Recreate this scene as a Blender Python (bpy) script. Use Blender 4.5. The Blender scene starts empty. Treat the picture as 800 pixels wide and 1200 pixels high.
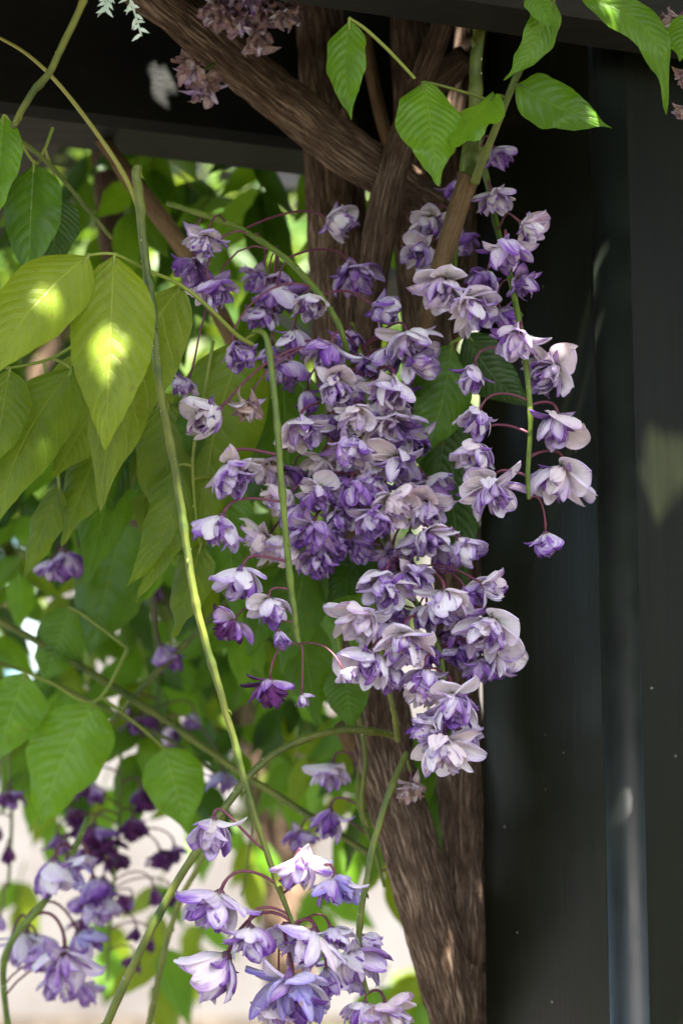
import bpy, math, random
from mathutils import Vector, Matrix, noise, Quaternion
R = math.radians
rnd = random.Random(11)
sc = bpy.context.scene
col = sc.collection

# ------------------------------------------------------------------ camera
FPX = 2400.0                      # focal length in pixels of the 800x1200 picture
CAM = Vector((0.0, -1.2, 1.60)); PITCH = R(10)
cr = Vector((1, 0, 0)); cf = Vector((0, math.cos(PITCH), math.sin(PITCH))); cu = cr.cross(cf)
cd = bpy.data.cameras.new('camera'); cam = bpy.data.objects.new('camera', cd); col.objects.link(cam)
cam.location = CAM; cam.rotation_euler = (R(90) + PITCH, 0, 0)
cd.sensor_fit = 'VERTICAL'; cd.sensor_height = 36; cd.sensor_width = 24; cd.lens = 36 * FPX / 1200
cd.clip_start = .05; cd.clip_end = 400
cd.dof.use_dof = True; cd.dof.focus_distance = 1.17; cd.dof.aperture_fstop = 6.0; cd.dof.aperture_blades = 7
sc.camera = cam
def P(x, y, d):                   # a point seen at (x, y) and standing d metres away
    return CAM + d * (cf + (x - 400) / FPX * cr - (y - 600) / FPX * cu)
def ray(x, y): return (cf + (x - 400) / FPX * cr - (y - 600) / FPX * cu)

# ------------------------------------------------------------------ sky, sun, exposure
SUN_EL, SUN_AZ = R(56), R(170)    # azimuth: clockwise from +Y
sun_dir = Vector((math.sin(SUN_AZ) * math.cos(SUN_EL), math.cos(SUN_AZ) * math.cos(SUN_EL), math.sin(SUN_EL)))
w = bpy.data.worlds.new('World'); sc.world = w; w.use_nodes = True
nt = w.node_tree; bg = nt.nodes['Background']
sky = nt.nodes.new('ShaderNodeTexSky'); sky.sky_type = 'NISHITA'; sky.sun_disc = False
sky.sun_elevation = SUN_EL; sky.sun_rotation = SUN_AZ; sky.dust_density = 3.0; sky.air_density = 1.0; sky.ozone_density = 0.6
nt.links.new(sky.outputs[0], bg.inputs[0]); bg.inputs[1].default_value = 0.085
sl = bpy.data.lights.new('sun', 'SUN'); sl.energy = 5.0; sl.angle = R(0.53); sl.color = (1, .95, .87)
so = bpy.data.objects.new('sun', sl); col.objects.link(so)
so.rotation_euler = (-sun_dir).to_track_quat('-Z', 'Y').to_euler(); so.location = (0, -3, 6)
sc.view_settings.view_transform = 'Standard'; sc.view_settings.look = 'None'
sc.view_settings.gamma = 1; sc.view_settings.use_curve_mapping = False
sc.view_settings.exposure = 2.95
sc.render.engine = 'CYCLES'
cy = sc.cycles; cy.use_denoising = True; cy.max_bounces = 10; cy.diffuse_bounces = 5; cy.transmission_bounces = 6
cy.transparent_max_bounces = 8; cy.sample_clamp_indirect = 6; cy.caustics_reflective = False; cy.caustics_refractive = False

# ------------------------------------------------------------------ node helpers
def lin(c):
    return tuple(((v / 255) / 12.92 if v / 255 <= .04045 else (((v / 255) + .055) / 1.055) ** 2.4) for v in c) + (1,)
class NB:
    def __init__(s, name):
        s.m = bpy.data.materials.new(name); s.m.use_nodes = True; s.t = s.m.node_tree; s.t.nodes.clear()
        s.out = s.n('ShaderNodeOutputMaterial')
    def n(s, t, **k):
        a = s.t.nodes.new(t)
        for q, v in k.items(): setattr(a, q, v)
        return a
    def l(s, a, b): s.t.links.new(a, b)
    def val(s, sock, v):
        if hasattr(v, 'is_output') or isinstance(v, bpy.types.NodeSocket): s.l(v, sock)
        else: sock.default_value = v
    def math(s, op, a, b=0.0, c=0.0, clamp=False):
        m = s.n('ShaderNodeMath', operation=op); m.use_clamp = clamp
        s.val(m.inputs[0], a); s.val(m.inputs[1], b); s.val(m.inputs[2], c); return m.outputs[0]
    def mix(s, f, a, b, mode='MIX'):
        m = s.n('ShaderNodeMix', data_type='RGBA', blend_type=mode)
        s.val(m.inputs[0], f); s.val(m.inputs[6], a); s.val(m.inputs[7], b); return m.outputs[2]
    def ramp(s, f, pts):
        r = s.n('ShaderNodeValToRGB'); e = r.color_ramp.elements
        while len(e) < len(pts): e.new(.5)
        for el, (p, c) in zip(e, pts): el.position = p; el.color = c
        s.val(r.inputs[0], f); return r.outputs[0]
    def noise(s, vec, scale, detail=3, rough=.55):
        a = s.n('ShaderNodeTexNoise'); s.l(vec, a.inputs['Vector']); a.inputs['Scale'].default_value = scale
        a.inputs['Detail'].default_value = detail; a.inputs['Roughness'].default_value = rough; return a.outputs[0]
    def maprange(s, v, a, b, c, d):
        m = s.n('ShaderNodeMapRange'); s.val(m.inputs[0], v)
        for i, q in enumerate((a, b, c, d)): m.inputs[i + 1].default_value = q
        return m.outputs[0]
    def scalevec(s, vec, sc3):
        m = s.n('ShaderNodeMapping'); s.l(vec, m.inputs[0]); m.inputs['Scale'].default_value = sc3; return m.outputs[0]
    def bump(s, h, strength, dist):
        b = s.n('ShaderNodeBump'); s.l(h, b.inputs['Height']); b.inputs['Strength'].default_value = strength; b.inputs['Distance'].default_value = dist; return b.outputs[0]
    def principled(s, color, rough=.5, spec=.5, normal=None):
        p = s.n('ShaderNodeBsdfPrincipled'); s.val(p.inputs['Base Color'], color); s.val(p.inputs['Roughness'], rough)
        p.inputs['Specular IOR Level'].default_value = spec
        if normal is not None: s.l(normal, p.inputs['Normal'])
        return p
    def done(s, shader): s.l(shader, s.out.inputs[0]); return s.m
    def uv(s):
        u = s.n('ShaderNodeUVMap'); return u.outputs[0]
    def rand(s): return s.n('ShaderNodeObjectInfo').outputs['Random']
    def sep(s, v):
        x = s.n('ShaderNodeSeparateXYZ'); s.l(v, x.inputs[0]); return x.outputs
    def comb(s, x, y, z):
        c = s.n('ShaderNodeCombineXYZ')
        for i, q in enumerate((x, y, z)): s.val(c.inputs[i], q)
        return c.outputs[0]

def petal_mat(name, base, mid, edge, lo, hi, streak=.55, trans=.30, brown=0):
    b = NB(name); uv = b.uv(); u, v, _ = b.sep(uv); rd = b.rand()
    e = b.math('ABSOLUTE', b.math('MULTIPLY_ADD', u, 2, -1))
    st = b.noise(b.comb(b.math('MULTIPLY', u, 13), b.math('MULTIPLY', v, 1.1), b.math('MULTIPLY', rd, 60)), 1.0, 4, .6)
    vn = b.noise(b.comb(b.math('MULTIPLY', u, 34), b.math('MULTIPLY', v, 1.6), b.math('MULTIPLY', rd, 20)), 1.0, 2, .5)
    bl = b.noise(b.comb(b.math('MULTIPLY', u, 2.2), b.math('MULTIPLY', v, 2.4), b.math('MULTIPLY', rd, 90)), 1.0, 2, .5)
    f = b.math('MULTIPLY_ADD', b.math('POWER', v, 1.6), .42, b.math('MULTIPLY', b.math('POWER', e, 3), .42))
    f = b.math('ADD', f, b.math('MULTIPLY', b.math('SUBTRACT', st, .5), streak))
    f = b.math('ADD', f, b.math('MULTIPLY', b.math('SUBTRACT', vn, .5), streak * .7))
    f = b.math('ADD', f, b.math('MULTIPLY', b.math('SUBTRACT', bl, .5), .8))
    f = b.math('ADD', f, b.math('MULTIPLY', b.math('SUBTRACT', rd, .5), .35), clamp=True)
    c = b.ramp(f, [(0, lin(base)), (lo, lin(mid)), (hi, lin(edge)), (1, tuple(q * .8 for q in lin(edge)[:3]) + (1,))])
    # pale yellow-green claw at the very base
    c = b.mix(b.maprange(v, 0.02, .22, .8, 0), c, lin((205, 205, 165)))
    if brown:
        nb = b.noise(b.comb(b.math('MULTIPLY', u, 3), b.math('MULTIPLY', v, 3), b.math('MULTIPLY', rd, 70)), 1.2, 4, .6)
        c = b.mix(b.maprange(nb, .62 - brown * .35, .70 - brown * .25, 0, .9), c, lin((166, 134, 104)))
    wr = b.noise(b.comb(b.math('MULTIPLY', u, 16), b.math('MULTIPLY', v, 2.2), b.math('MULTIPLY', rd, 33)), 1.0, 3, .6)
    nrm = b.bump(b.math('ADD', wr, b.math('MULTIPLY', vn, .4)), .8, .0010)
    p = b.principled(c, .6, .2, nrm); p.inputs['Sheen Weight'].default_value = .12
    t = b.n('ShaderNodeBsdfTranslucent'); b.val(t.inputs[0], b.mix(.35, c, (1, 1, 1, 1), 'MULTIPLY')); b.l(nrm, t.inputs[1])
    m = b.n('ShaderNodeMixShader'); m.inputs[0].default_value = trans; b.l(p.outputs[0], m.inputs[1]); b.l(t.outputs[0], m.inputs[2])
    return b.done(m.outputs[0])
PM = {
 'pale':   petal_mat('petal_pale', (254, 250, 248), (242, 232, 246), (154, 110, 198), .50, .96, .55),
 'pink':   petal_mat('petal_blush', (254, 244, 238), (244, 228, 236), (168, 122, 192), .50, .97, .55),
 'lilac':  petal_mat('petal_lilac', (250, 242, 248), (220, 200, 234), (138, 88, 188), .38, .80, .95),
 'violet': petal_mat('petal_violet', (232, 212, 238), (172, 124, 206), (102, 48, 150), .36, .78, 1.0),
 'deep':   petal_mat('petal_deep', (150, 92, 150), (108, 46, 114), (62, 18, 74), .35, .8, .7),
 'blue':   petal_mat('petal_blue', (236, 232, 248), (186, 174, 230), (116, 90, 184), .4, .85, .8, brown=.08),
 'faded':  petal_mat('petal_faded', (236, 216, 200), (196, 170, 180), (136, 94, 142), .4, .9, .5, brown=.4),
}
def simple_stalk(name, c1, c2, scale=300, rough=.5):
    b = NB(name); g = b.n('ShaderNodeTexCoord').outputs['Object']
    c = b.ramp(b.math('MULTIPLY_ADD', b.noise(g, scale, 3), .5, b.math('MULTIPLY', b.noise(g, 22, 3), .5)), [(.35, lin(c1)), (.65, lin(c2))])
    return b.done(b.principled(c, rough, .4, b.bump(b.noise(g, scale * 2.5, 3), .25, .0006)).outputs[0])
M_ped = simple_stalk('stalk_purple', (92, 40, 62), (118, 66, 80))
M_calyx = simple_stalk('calyx_purple', (78, 38, 66), (122, 92, 98))
M_rachis = simple_stalk('rachis_green', (66, 88, 22), (104, 122, 42), 120)
M_stem = simple_stalk('stem_green', (52, 72, 22), (110, 116, 44), 60)
M_stemy = simple_stalk('stem_yellow', (128, 132, 50), (146, 140, 74), 60)
M_dot = simple_stalk('lenticel', (186, 188, 150), (210, 206, 176))
M_leafstalk = simple_stalk('leaf_stalk', (104, 128, 40), (134, 142, 60), 80)
M_stamen = simple_stalk('stamen', (212, 204, 96), (226, 220, 140), 300)
M_silver = simple_stalk('silver_bud', (168, 186, 160), (208, 218, 196), 200, .8)

def leaf_mat(name, c1, c2, vein, trans=.42, rough=.38, tint=None, glossy=.5):
    b = NB(name); uv = b.uv(); u, v, _ = b.sep(uv); rd = b.rand()
    e = b.math('ABSOLUTE', b.math('MULTIPLY_ADD', u, 2, -1))
    pos = b.n('ShaderNodeTexCoord').outputs['Object']
    nz = b.noise(b.comb(b.math('MULTIPLY', u, 2.5), b.math('MULTIPLY', v, 4), b.math('MULTIPLY', rd, 80)), 1.0, 4, .6)
    c = b.ramp(b.math('ADD', nz, b.math('MULTIPLY', b.math('SUBTRACT', rd, .5), .3)), [(.32, lin(c1)), (.68, lin(c2))])
    mid = b.maprange(e, .0, .045, 1, 0)
    bend = b.math('SUBTRACT', v, b.math('MULTIPLY', b.math('POWER', e, 1.25), .20))
    bend = b.math('ADD', bend, b.math('MULTIPLY', nz, .03))
    ph = b.math('FRACT', b.math('MULTIPLY', bend, b.math('MULTIPLY_ADD', rd, 6, 8)))
    tri = b.math('ABSOLUTE', b.math('SUBTRACT', ph, .5))
    side = b.math('MULTIPLY', b.maprange(tri, 0, .07, 1, 0), b.maprange(e, .75, .97, 1, 0))
    vv = b.math('MAXIMUM', mid, b.math('MULTIPLY', side, .5))
    net = b.n('ShaderNodeTexVoronoi', feature='DISTANCE_TO_EDGE'); b.l(b.comb(b.math('MULTIPLY', u, 16), b.math('MULTIPLY', v, 34), 0), net.inputs['Vector']); net.inputs['Scale'].default_value = 1
    nets = b.maprange(net.outputs[0], 0, .12, .14, 0)
    c = b.mix(b.math('MAXIMUM', b.math('MULTIPLY', vv, .55), nets), c, lin(vein))
    spot = b.noise(b.comb(b.math('MULTIPLY', u, 7), b.math('MULTIPLY', v, 14), b.math('MULTIPLY', rd, 40)), 1.0, 2, .5)
    c = b.mix(b.maprange(spot, .69, .74, 0, .6), c, lin((112, 92, 44)))
    h = b.math('SUBTRACT', b.math('MULTIPLY', nz, .6), b.math('MULTIPLY', vv, .5))
    tis = b.math('MULTIPLY', tri, .9)
    nrm = b.bump(b.math('ADD', h, tis), .5, .0012)
    p = b.principled(c, rough, glossy, nrm)
    t = b.n('ShaderNodeBsdfTranslucent')
    tc = b.mix(.6, c, lin(tint or (150, 170, 30)), 'MIX'); b.val(t.inputs[0], tc); b.l(nrm, t.inputs[1])
    m = b.n('ShaderNodeMixShader'); m.inputs[0].default_value = trans; b.l(p.outputs[0], m.inputs[1]); b.l(t.outputs[0], m.inputs[2])
    return b.done(m.outputs[0])
LM = {
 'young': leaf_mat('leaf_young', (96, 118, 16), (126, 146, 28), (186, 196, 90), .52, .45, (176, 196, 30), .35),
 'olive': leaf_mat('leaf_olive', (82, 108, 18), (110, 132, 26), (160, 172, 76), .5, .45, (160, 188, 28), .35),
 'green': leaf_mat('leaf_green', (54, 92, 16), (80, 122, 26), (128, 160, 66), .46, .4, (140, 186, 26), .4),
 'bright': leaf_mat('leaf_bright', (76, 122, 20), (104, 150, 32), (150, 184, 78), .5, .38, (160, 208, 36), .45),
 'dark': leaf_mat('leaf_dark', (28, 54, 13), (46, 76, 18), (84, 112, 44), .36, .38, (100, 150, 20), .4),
}
def bark_mat(name, c1, c2, c3, scale=1.0):
    b = NB(name); uv = b.uv()
    wob = b.noise(b.scalevec(uv, (60, 40, 1)), 1.0, 2, .5); u, v, _ = b.sep(uv)
    uw = b.comb(b.math('ADD', b.math('MULTIPLY', u, 380 * scale), b.math('MULTIPLY', wob, 2.6)), b.math('MULTIPLY', v, 27 * scale), 0)
    n1 = b.noise(uw, 1.0, 3, .55); rid = b.math('ABSOLUTE', b.math('MULTIPLY_ADD', n1, 2, -1))          # 0 in the cracks
    cr_ = b.maprange(rid, 0.0, .3, 0, 1)
    n2 = b.noise(b.scalevec(uv, (700 * scale, 130 * scale, 1)), 1.0, 4, .65)
    n3 = b.noise(b.scalevec(uv, (34, 16, 1)), 1.0, 4, .6)
    n4 = b.noise(b.scalevec(uv, (1200 * scale, 620 * scale, 1)), 1.0, 3, .6)
    f = b.math('ADD', b.math('MULTIPLY', cr_, .36), b.math('MULTIPLY_ADD', n2, .44, b.math('MULTIPLY', n4, .20)))
    c = b.ramp(f, [(.22, lin(c1)), (.52, lin(c2)), (.84, lin(c3))])
    c = b.mix(b.maprange(n3, .45, .7, 0, .4), c, lin((70, 56, 45)), 'MIX')
    li = b.noise(b.scalevec(uv, (150, 110, 1)), 1.0, 4, .6)
    c = b.mix(b.maprange(li, .66, .72, 0, .35), c, lin((140, 142, 118)))
    nrm = b.bump(f, 1.0, .007)
    return b.done(b.principled(c, .88, .15, nrm).outputs[0])
M_bark = bark_mat('vine_bark', (28, 21, 17), (128, 104, 84), (202, 178, 152))
M_cane = bark_mat('cane_bark', (120, 92, 64), (184, 152, 110), (212, 184, 142), 1.6)

b = NB('dark_green_paint'); g = b.n('ShaderNodeTexCoord').outputs['Object']
grain = b.noise(b.scalevec(g, (240, 240, 9)), 1.0, 4, .6); blot = b.noise(g, 14, 4, .6)
vor = b.n('ShaderNodeTexVoronoi'); b.l(g, vor.inputs['Vector']); vor.inputs['Scale'].default_value = 55
spk = b.maprange(vor.outputs['Distance'], .035, .06, 1, 0)
spk = b.math('MULTIPLY', spk, b.maprange(b.noise(g, 30, 2), .58, .62, 0, 1))
c = b.ramp(b.math('MULTIPLY_ADD', grain, .5, b.math('MULTIPLY', blot, .5)), [(.35, lin((15, 17, 10))), (.7, lin((25, 28, 16)))])
c = b.mix(b.math('MULTIPLY', spk, .8), c, lin((170, 170, 150)))
p = b.principled(c, b.maprange(blot, .3, .7, .28, .42), .08, b.bump(b.math('ADD', grain, b.math('MULTIPLY', b.noise(g, 90, 2), .6)), .13, .0012))
M_paint = b.done(p.outputs[0])
b = NB('dark_green_enamel'); g = b.n('ShaderNodeTexCoord').outputs['Object']
M_bead = b.done(b.principled(b.ramp(b.noise(g, 30, 4), [(.35, lin((20, 24, 19))), (.7, lin((32, 37, 30)))]), b.maprange(b.noise(g, 40, 4), .3, .7, .28, .42), .42, b.bump(b.noise(b.scalevec(g, (160, 160, 20)), 1.0, 3), .12, .0012)).outputs[0])
b = NB('worn_dark_timber'); g = b.n('ShaderNodeTexCoord').outputs['Object']
gr = b.noise(b.scalevec(g, (8, 160, 160)), 1.0, 4, .6); bl = b.noise(g, 9, 4, .65)
c = b.ramp(b.math('MULTIPLY_ADD', gr, .4, b.math('MULTIPLY', bl, .6)), [(.40, lin((16, 18, 14))), (.62, lin((30, 28, 21))), (.75, lin((56, 46, 34)))])
M_timber = b.done(b.principled(c, .55, .25, b.bump(gr, .3, .002)).outputs[0])

# ------------------------------------------------------------------ mesh helpers
def tag(o, label=None, cat=None, group=None, kind=None):
    for k, v in (('label', label), ('category', cat), ('group', group), ('kind', kind)):
        if v: o[k] = v
    return o
def empty(name, loc, label, cat, group=None):
    o = bpy.data.objects.new(name, None); o.empty_display_size = .02; o.location = loc; col.objects.link(o)
    return tag(o, label, cat, group)
def mesh_data(name, vs, fs, mats, uvs=None, mi=None, smooth=True):
    me = bpy.data.meshes.new(name); me.from_pydata([tuple(v) for v in vs], [], fs)
    for m in (mats if isinstance(mats, (list, tuple)) else [mats]): me.materials.append(m)
    if uvs:
        ul = me.uv_layers.new(name='UVMap').data
        for lp in me.loops: ul[lp.index].uv = uvs[lp.vertex_index]
    if mi: me.polygons.foreach_set('material_index', mi)
    if smooth: me.polygons.foreach_set('use_smooth', [True] * len(me.polygons))
    me.update(); return me
def ob(name, me, parent=None, loc=None):
    """link a mesh given in world coordinates under a parent that only carries a translation"""
    o = bpy.data.objects.new(name, me); col.objects.link(o)
    if parent is not None:
        o.parent = parent; o.location = -parent.location if loc is None else loc
    elif loc is not None: o.location = loc
    return o
class MB:
    def __init__(s): s.v = []; s.f = []; s.uv = []; s.mi = []
    def add(s, vs, fs, uvs=None, mi=0):
        o = len(s.v); s.v += vs; s.uv += (uvs or [(0, 0)] * len(vs)); s.f += [tuple(i + o for i in f) for f in fs]; s.mi += [mi] * len(fs)
    def data(s, name, mats, smooth=True): return mesh_data(name, s.v, s.f, mats, s.uv, s.mi, smooth)
def catmull(pts, n):
    """resample a list of (Vector, radius) by Catmull-Rom"""
    q = [pts[0]] + list(pts) + [pts[-1]]; out = []
    segs = len(pts) - 1
    for k in range(n):
        t = k / (n - 1) * segs; i = min(int(t), segs - 1); t -= i
        a, b_, c_, d_ = q[i], q[i + 1], q[i + 2], q[i + 3]
        def cr_(p0, p1, p2, p3): return .5 * ((2 * p1) + (-p0 + p2) * t + (2 * p0 - 5 * p1 + 4 * p2 - p3) * t * t + (-p0 + 3 * p1 - 3 * p2 + p3) * t ** 3)
        out.append((cr_(a[0], b_[0], c_[0], d_[0]), max(1e-4, cr_(a[1], b_[1], c_[1], d_[1]))))
    return out
def tube(mb, pts, n=24, ring=10, disp=None, mi=0, cap=True, raw=False):
    path = pts if raw else catmull(pts, n)
    n = len(path); vs = []; fs = []; uvs = []
    t0 = (path[1][0] - path[0][0]).normalized(); ref = Vector((0, 0, 1)) if abs(t0.z) < .9 else Vector((1, 0, 0))
    x = t0.cross(ref).normalized(); s_len = 0
    for k, (p, r) in enumerate(path):
        t = (path[min(k + 1, n - 1)][0] - path[max(k - 1, 0)][0]).normalized()
        x = (x - t * x.dot(t)).normalized(); y = t.cross(x)
        if k: s_len += (p - path[k - 1][0]).length
        for j in range(ring + 1):
            a = 2 * math.pi * (j % ring) / ring
            rr = r * (disp(a, s_len, r) if disp else 1)
            vs.append(p + (x * math.cos(a) + y * math.sin(a)) * rr); uvs.append((j / ring * 6.28 * .02, s_len))
    st = ring + 1
    for k in range(n - 1):
        for j in range(ring): fs.append((k * st + j, k * st + j + 1, (k + 1) * st + j + 1, (k + 1) * st + j))
    if cap:
        fs.append(tuple(range(ring - 1, -1, -1))); fs.append(tuple((n - 1) * st + j for j in range(ring)))
    mb.add(vs, fs, uvs, mi); return path
def blob(mb, c, r, mi=0, sx=1):
    vs = [c + Vector(q) * r for q in ((1, 0, 0), (-1, 0, 0), (0, 1, 0), (0, -1, 0), (0, 0, sx), (0, 0, -sx))]
    mb.add(vs, [(0, 2, 4), (2, 1, 4), (1, 3, 4), (3, 0, 4), (2, 0, 5), (1, 2, 5), (3, 1, 5), (0, 3, 5)], None, mi)
def stem_mesh(name, pts, mat, n=40, ring=10, dots=0, rng=rnd):
    mb = MB(); n = max(n, 24) if dots else n; pth = catmull(pts, n); sd_ = rng.random() * 50; L = sum((pth[k + 1][0] - pth[k][0]).length for k in range(n - 1))
    pth = [(p + Vector((noise.noise(Vector((k * .17, sd_, 0))), noise.noise(Vector((k * .17, sd_, 9))), noise.noise(Vector((k * .17, sd_, 5))))) * r * (.22 if dots and 0 < k < n - 1 else 0), r) for k, (p, r) in enumerate(pth)]
    pth = [(p, r * .88) for p, r in pth]; per = .038 + .012 * rng.random()
    def dsp(a, s_, r):
        q = (s_ + per * .3 * noise.noise(Vector((s_ * 20, sd_, 3)))) % per - per * .5
        return 1 + .07 * noise.noise(Vector((math.cos(a) * 1.5, math.sin(a) * 1.5, s_ * 140 + sd_))) + (.24 * math.exp(-(q / .0035) ** 2) if dots else 0)
    path = tube(mb, pth, n, ring, dsp, raw=True)
    if dots:
        acc = 0; last = 0
        for k in range(1, len(path) - 1):
            acc += (path[k][0] - path[k - 1][0]).length
            if int(acc / per) != last:
                last = int(acc / per); p, r = path[k]; t = (path[k + 1][0] - p).normalized(); q = t.orthogonal().normalized(); q.rotate(Quaternion(t, last * 2.4 + sd_))
                tube(mb, [(p + q * r * .6, r * .5), (p + q * r * 1.25 + t * r * .6, r * .4), (p + q * r * 1.5 + t * r * 1.5, r * .1)], 5, 5)
    for _ in range(dots):
        k = rng.randrange(1, len(path) - 1); p, r = path[k]; t = (path[k + 1][0] - p).normalized()
        q = t.orthogonal().normalized(); q.rotate(Quaternion(t, rng.random() * 6.28))
        blob(mb, p + q * r * .93, r * rng.uniform(.1, .24), 1, 1.7)
    return mb.data(name, [mat, M_dot]), path
def PP(*pts): return [(P(x, y, d), r * d / FPX) for x, y, d, r in pts]     # picture x, y, distance, radius in pixels

# ------------------------------------------------------------------ setting: ground and house far behind
b = NB('grey_paving'); g = b.n('ShaderNodeTexCoord').outputs['Object']
c = b.ramp(b.noise(g, 5, 6, .65), [(.3, lin((70, 67, 64))), (.7, lin((94, 90, 86)))])
M_ground = b.done(b.principled(c, .9, .2, b.bump(b.noise(g, 60, 4), .3, .004)).outputs[0])
tag(ob('ground', mesh_data('ground', [(-150, -150, 0), (150, -150, 0), (150, 150, 0), (-150, 150, 0)], [(0, 1, 2, 3)], M_ground, smooth=False)), kind='structure')

def boxm(mb, x0, x1, y0, y1, z0, z1, mi=0, mtx=None, bev=0):
    if bev:
        vs = []; cs = [(x0, y0, 1, 1), (x1, y0, -1, 1), (x1, y1, -1, -1), (x0, y1, 1, -1)]
        prof = []
        nb = 5
        for ci, (cx, cy_, sx, sy) in enumerate(cs):
            c0 = Vector((cx + sx * bev, cy_ + sy * bev)); a0 = (math.pi, 1.5 * math.pi, 0, .5 * math.pi)[ci]
            for k in range(nb + 1):
                a = a0 + k / nb * math.pi / 2; prof.append((c0.x + bev * math.cos(a), c0.y + bev * math.sin(a)))
        n = len(prof); vs = [Vector((px, py, z)) for z in (z0, z1) for px, py in prof]
        fs = [tuple(range(n - 1, -1, -1)), tuple(range(n, 2 * n))] + [(i, (i + 1) % n, n + (i + 1) % n, n + i) for i in range(n)]
    else:
        vs = [Vector((x, y, z)) for z in (z0, z1) for x, y in ((x0, y0), (x1, y0), (x1, y1), (x0, y1))]
        fs = [(3, 2, 1, 0), (4, 5, 6, 7), (0, 1, 5, 4), (1, 2, 6, 5), (2, 3, 7, 6), (3, 0, 4, 7)]
    if mtx: vs = [mtx @ v for v in vs]
    mb.add(vs, fs, None, mi)

b = NB('pale_render'); g = b.n('ShaderNodeTexCoord').outputs['Object']
c = b.ramp(b.noise(g, 1.6, 5, .6), [(.3, lin((74, 70, 68))), (.5, lin((88, 85, 83))), (.7, lin((95, 94, 93)))])
M_wall = b.done(b.principled(c, .9, .2, b.bump(b.noise(g, 80, 3), .3, .003)).outputs[0])
b = NB('window_glass'); M_glass = b.done(b.principled((.16, .30, .34, 1), .08, .6).outputs[0])
b = NB('white_window_frame'); M_frame = b.done(b.principled((.20, .24, .26, 1), .45, .4).outputs[0])
b = NB('dark_plinth'); g = b.n('ShaderNodeTexCoord').outputs['Object']
M_plinth = b.done(b.principled(b.ramp(b.noise(g, 12, 4), [(.3, lin((60, 54, 48))), (.7, lin((92, 84, 74)))]), .9, .2).outputs[0])
b = NB('roof_tile'); g = b.n('ShaderNodeTexCoord').outputs['Object']
M_roof = b.done(b.principled(b.ramp(b.noise(g, 9, 4), [(.3, lin((62, 64, 66))), (.7, lin((92, 92, 94)))]), .9, .2).outputs[0])
HY = 6.0
house = empty('house', (-0.5, HY, 0), 'pale rendered house wall in bright sun far behind the vine', 'house')
mb = MB(); boxm(mb, -4.5, 3.5, HY, HY + 5, 1.12, 4.4); ob('wall', mb.data('wall', M_wall, False), house)
mb = MB(); boxm(mb, -4.54, 3.54, HY - .05, HY + 5.04, 0, 1.12); ob('plinth', mb.data('plinth', M_plinth, False), house)
mb = MB()
mb.add([Vector(q) for q in ((-4.8, HY - .35, 4.38), (3.8, HY - .35, 4.38), (3.8, HY + 5.3, 4.38), (-4.8, HY + 5.3, 4.38), (-4.8, HY + 2.5, 6), (3.8, HY + 2.5, 6))], [(0, 1, 5, 4), (2, 3, 4, 5), (1, 2, 5), (3, 0, 4), (3, 2, 1, 0)])
ob('roof', mb.data('roof', M_roof, False), house)
for wx in (-1.60, 1.9):
    mb = MB()
    for q in ((wx - .55, wx - .48), (wx - .03, wx + .03), (wx + .48, wx + .55)): boxm(mb, q[0], q[1], HY - .06, HY + .01, 2.26, 3.25)
    boxm(mb, wx - .55, wx + .55, HY - .062, HY + .01, 2.18, 2.26); boxm(mb, wx - .55, wx + .55, HY - .062, HY + .01, 3.25, 3.32)
    wf = ob('window', mb.data('window', M_frame, False), house)
    for q in ((wx - .48, wx - .03), (wx + .03, wx + .48)):
        mb = MB(); boxm(mb, q[0], q[1], HY - .03, HY - .004, 2.26, 3.25); o = ob('pane', mb.data('pane', M_glass, False)); o.parent = wf
    mb = MB(); boxm(mb, wx - .62, wx + .62, HY - .14, HY + .01, 2.12, 2.18); o = ob('sill', mb.data('sill', M_frame, False)); o.parent = wf

# ------------------------------------------------------------------ pergola: post and twin beams, turned about 20 degrees to the camera
th = R(70.5); bu = Vector((math.sin(th), math.cos(th), 0)); bn = Vector((bu.y, -bu.x, 0))      # along the beams, and out of the front face
corner = P(717, 700, 1.20); corner.z = 0
def frame(org): return Matrix(((bu.x, -bn.x, 0, org.x), (bu.y, -bn.y, 0, org.y), (0, 0, 1, 0), (0, 0, 0, 1)))
MF = frame(corner)                # local x along the beam, local y away from the camera, z up
MFi = MF.inverted()
def hit(x, y, z):
    r = ray(x, y); return CAM + r * ((z - CAM.z) / r.z)
def on_plane(x, y, ly):           # where a picture ray meets the plane local y = ly
    o_ = MFi @ CAM; d_ = MFi.to_3x3() @ ray(x, y); return MF @ (o_ + d_ * ((ly - o_.y) / d_.y))
Hb = on_plane(470, 27, -.004).z   # height of the beams' underside, from the far lower edge of the front beam
yF = -.052
yR = (MFi @ hit(170, 150, Hb)).y; yRb = (MFi @ hit(170, 186, Hb)).y
o_ = MFi @ CAM; d_ = MFi.to_3x3() @ ray(562, 700); pd = (o_ + d_ * (-o_.x / d_.x)).y   # depth of the post's left face
PW = .30
pergola = empty('pergola', (MF @ Vector((.09, .09, 0))), 'dark green painted timber pergola with heavy post and twin beams', 'pergola')
mb = MB()
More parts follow.
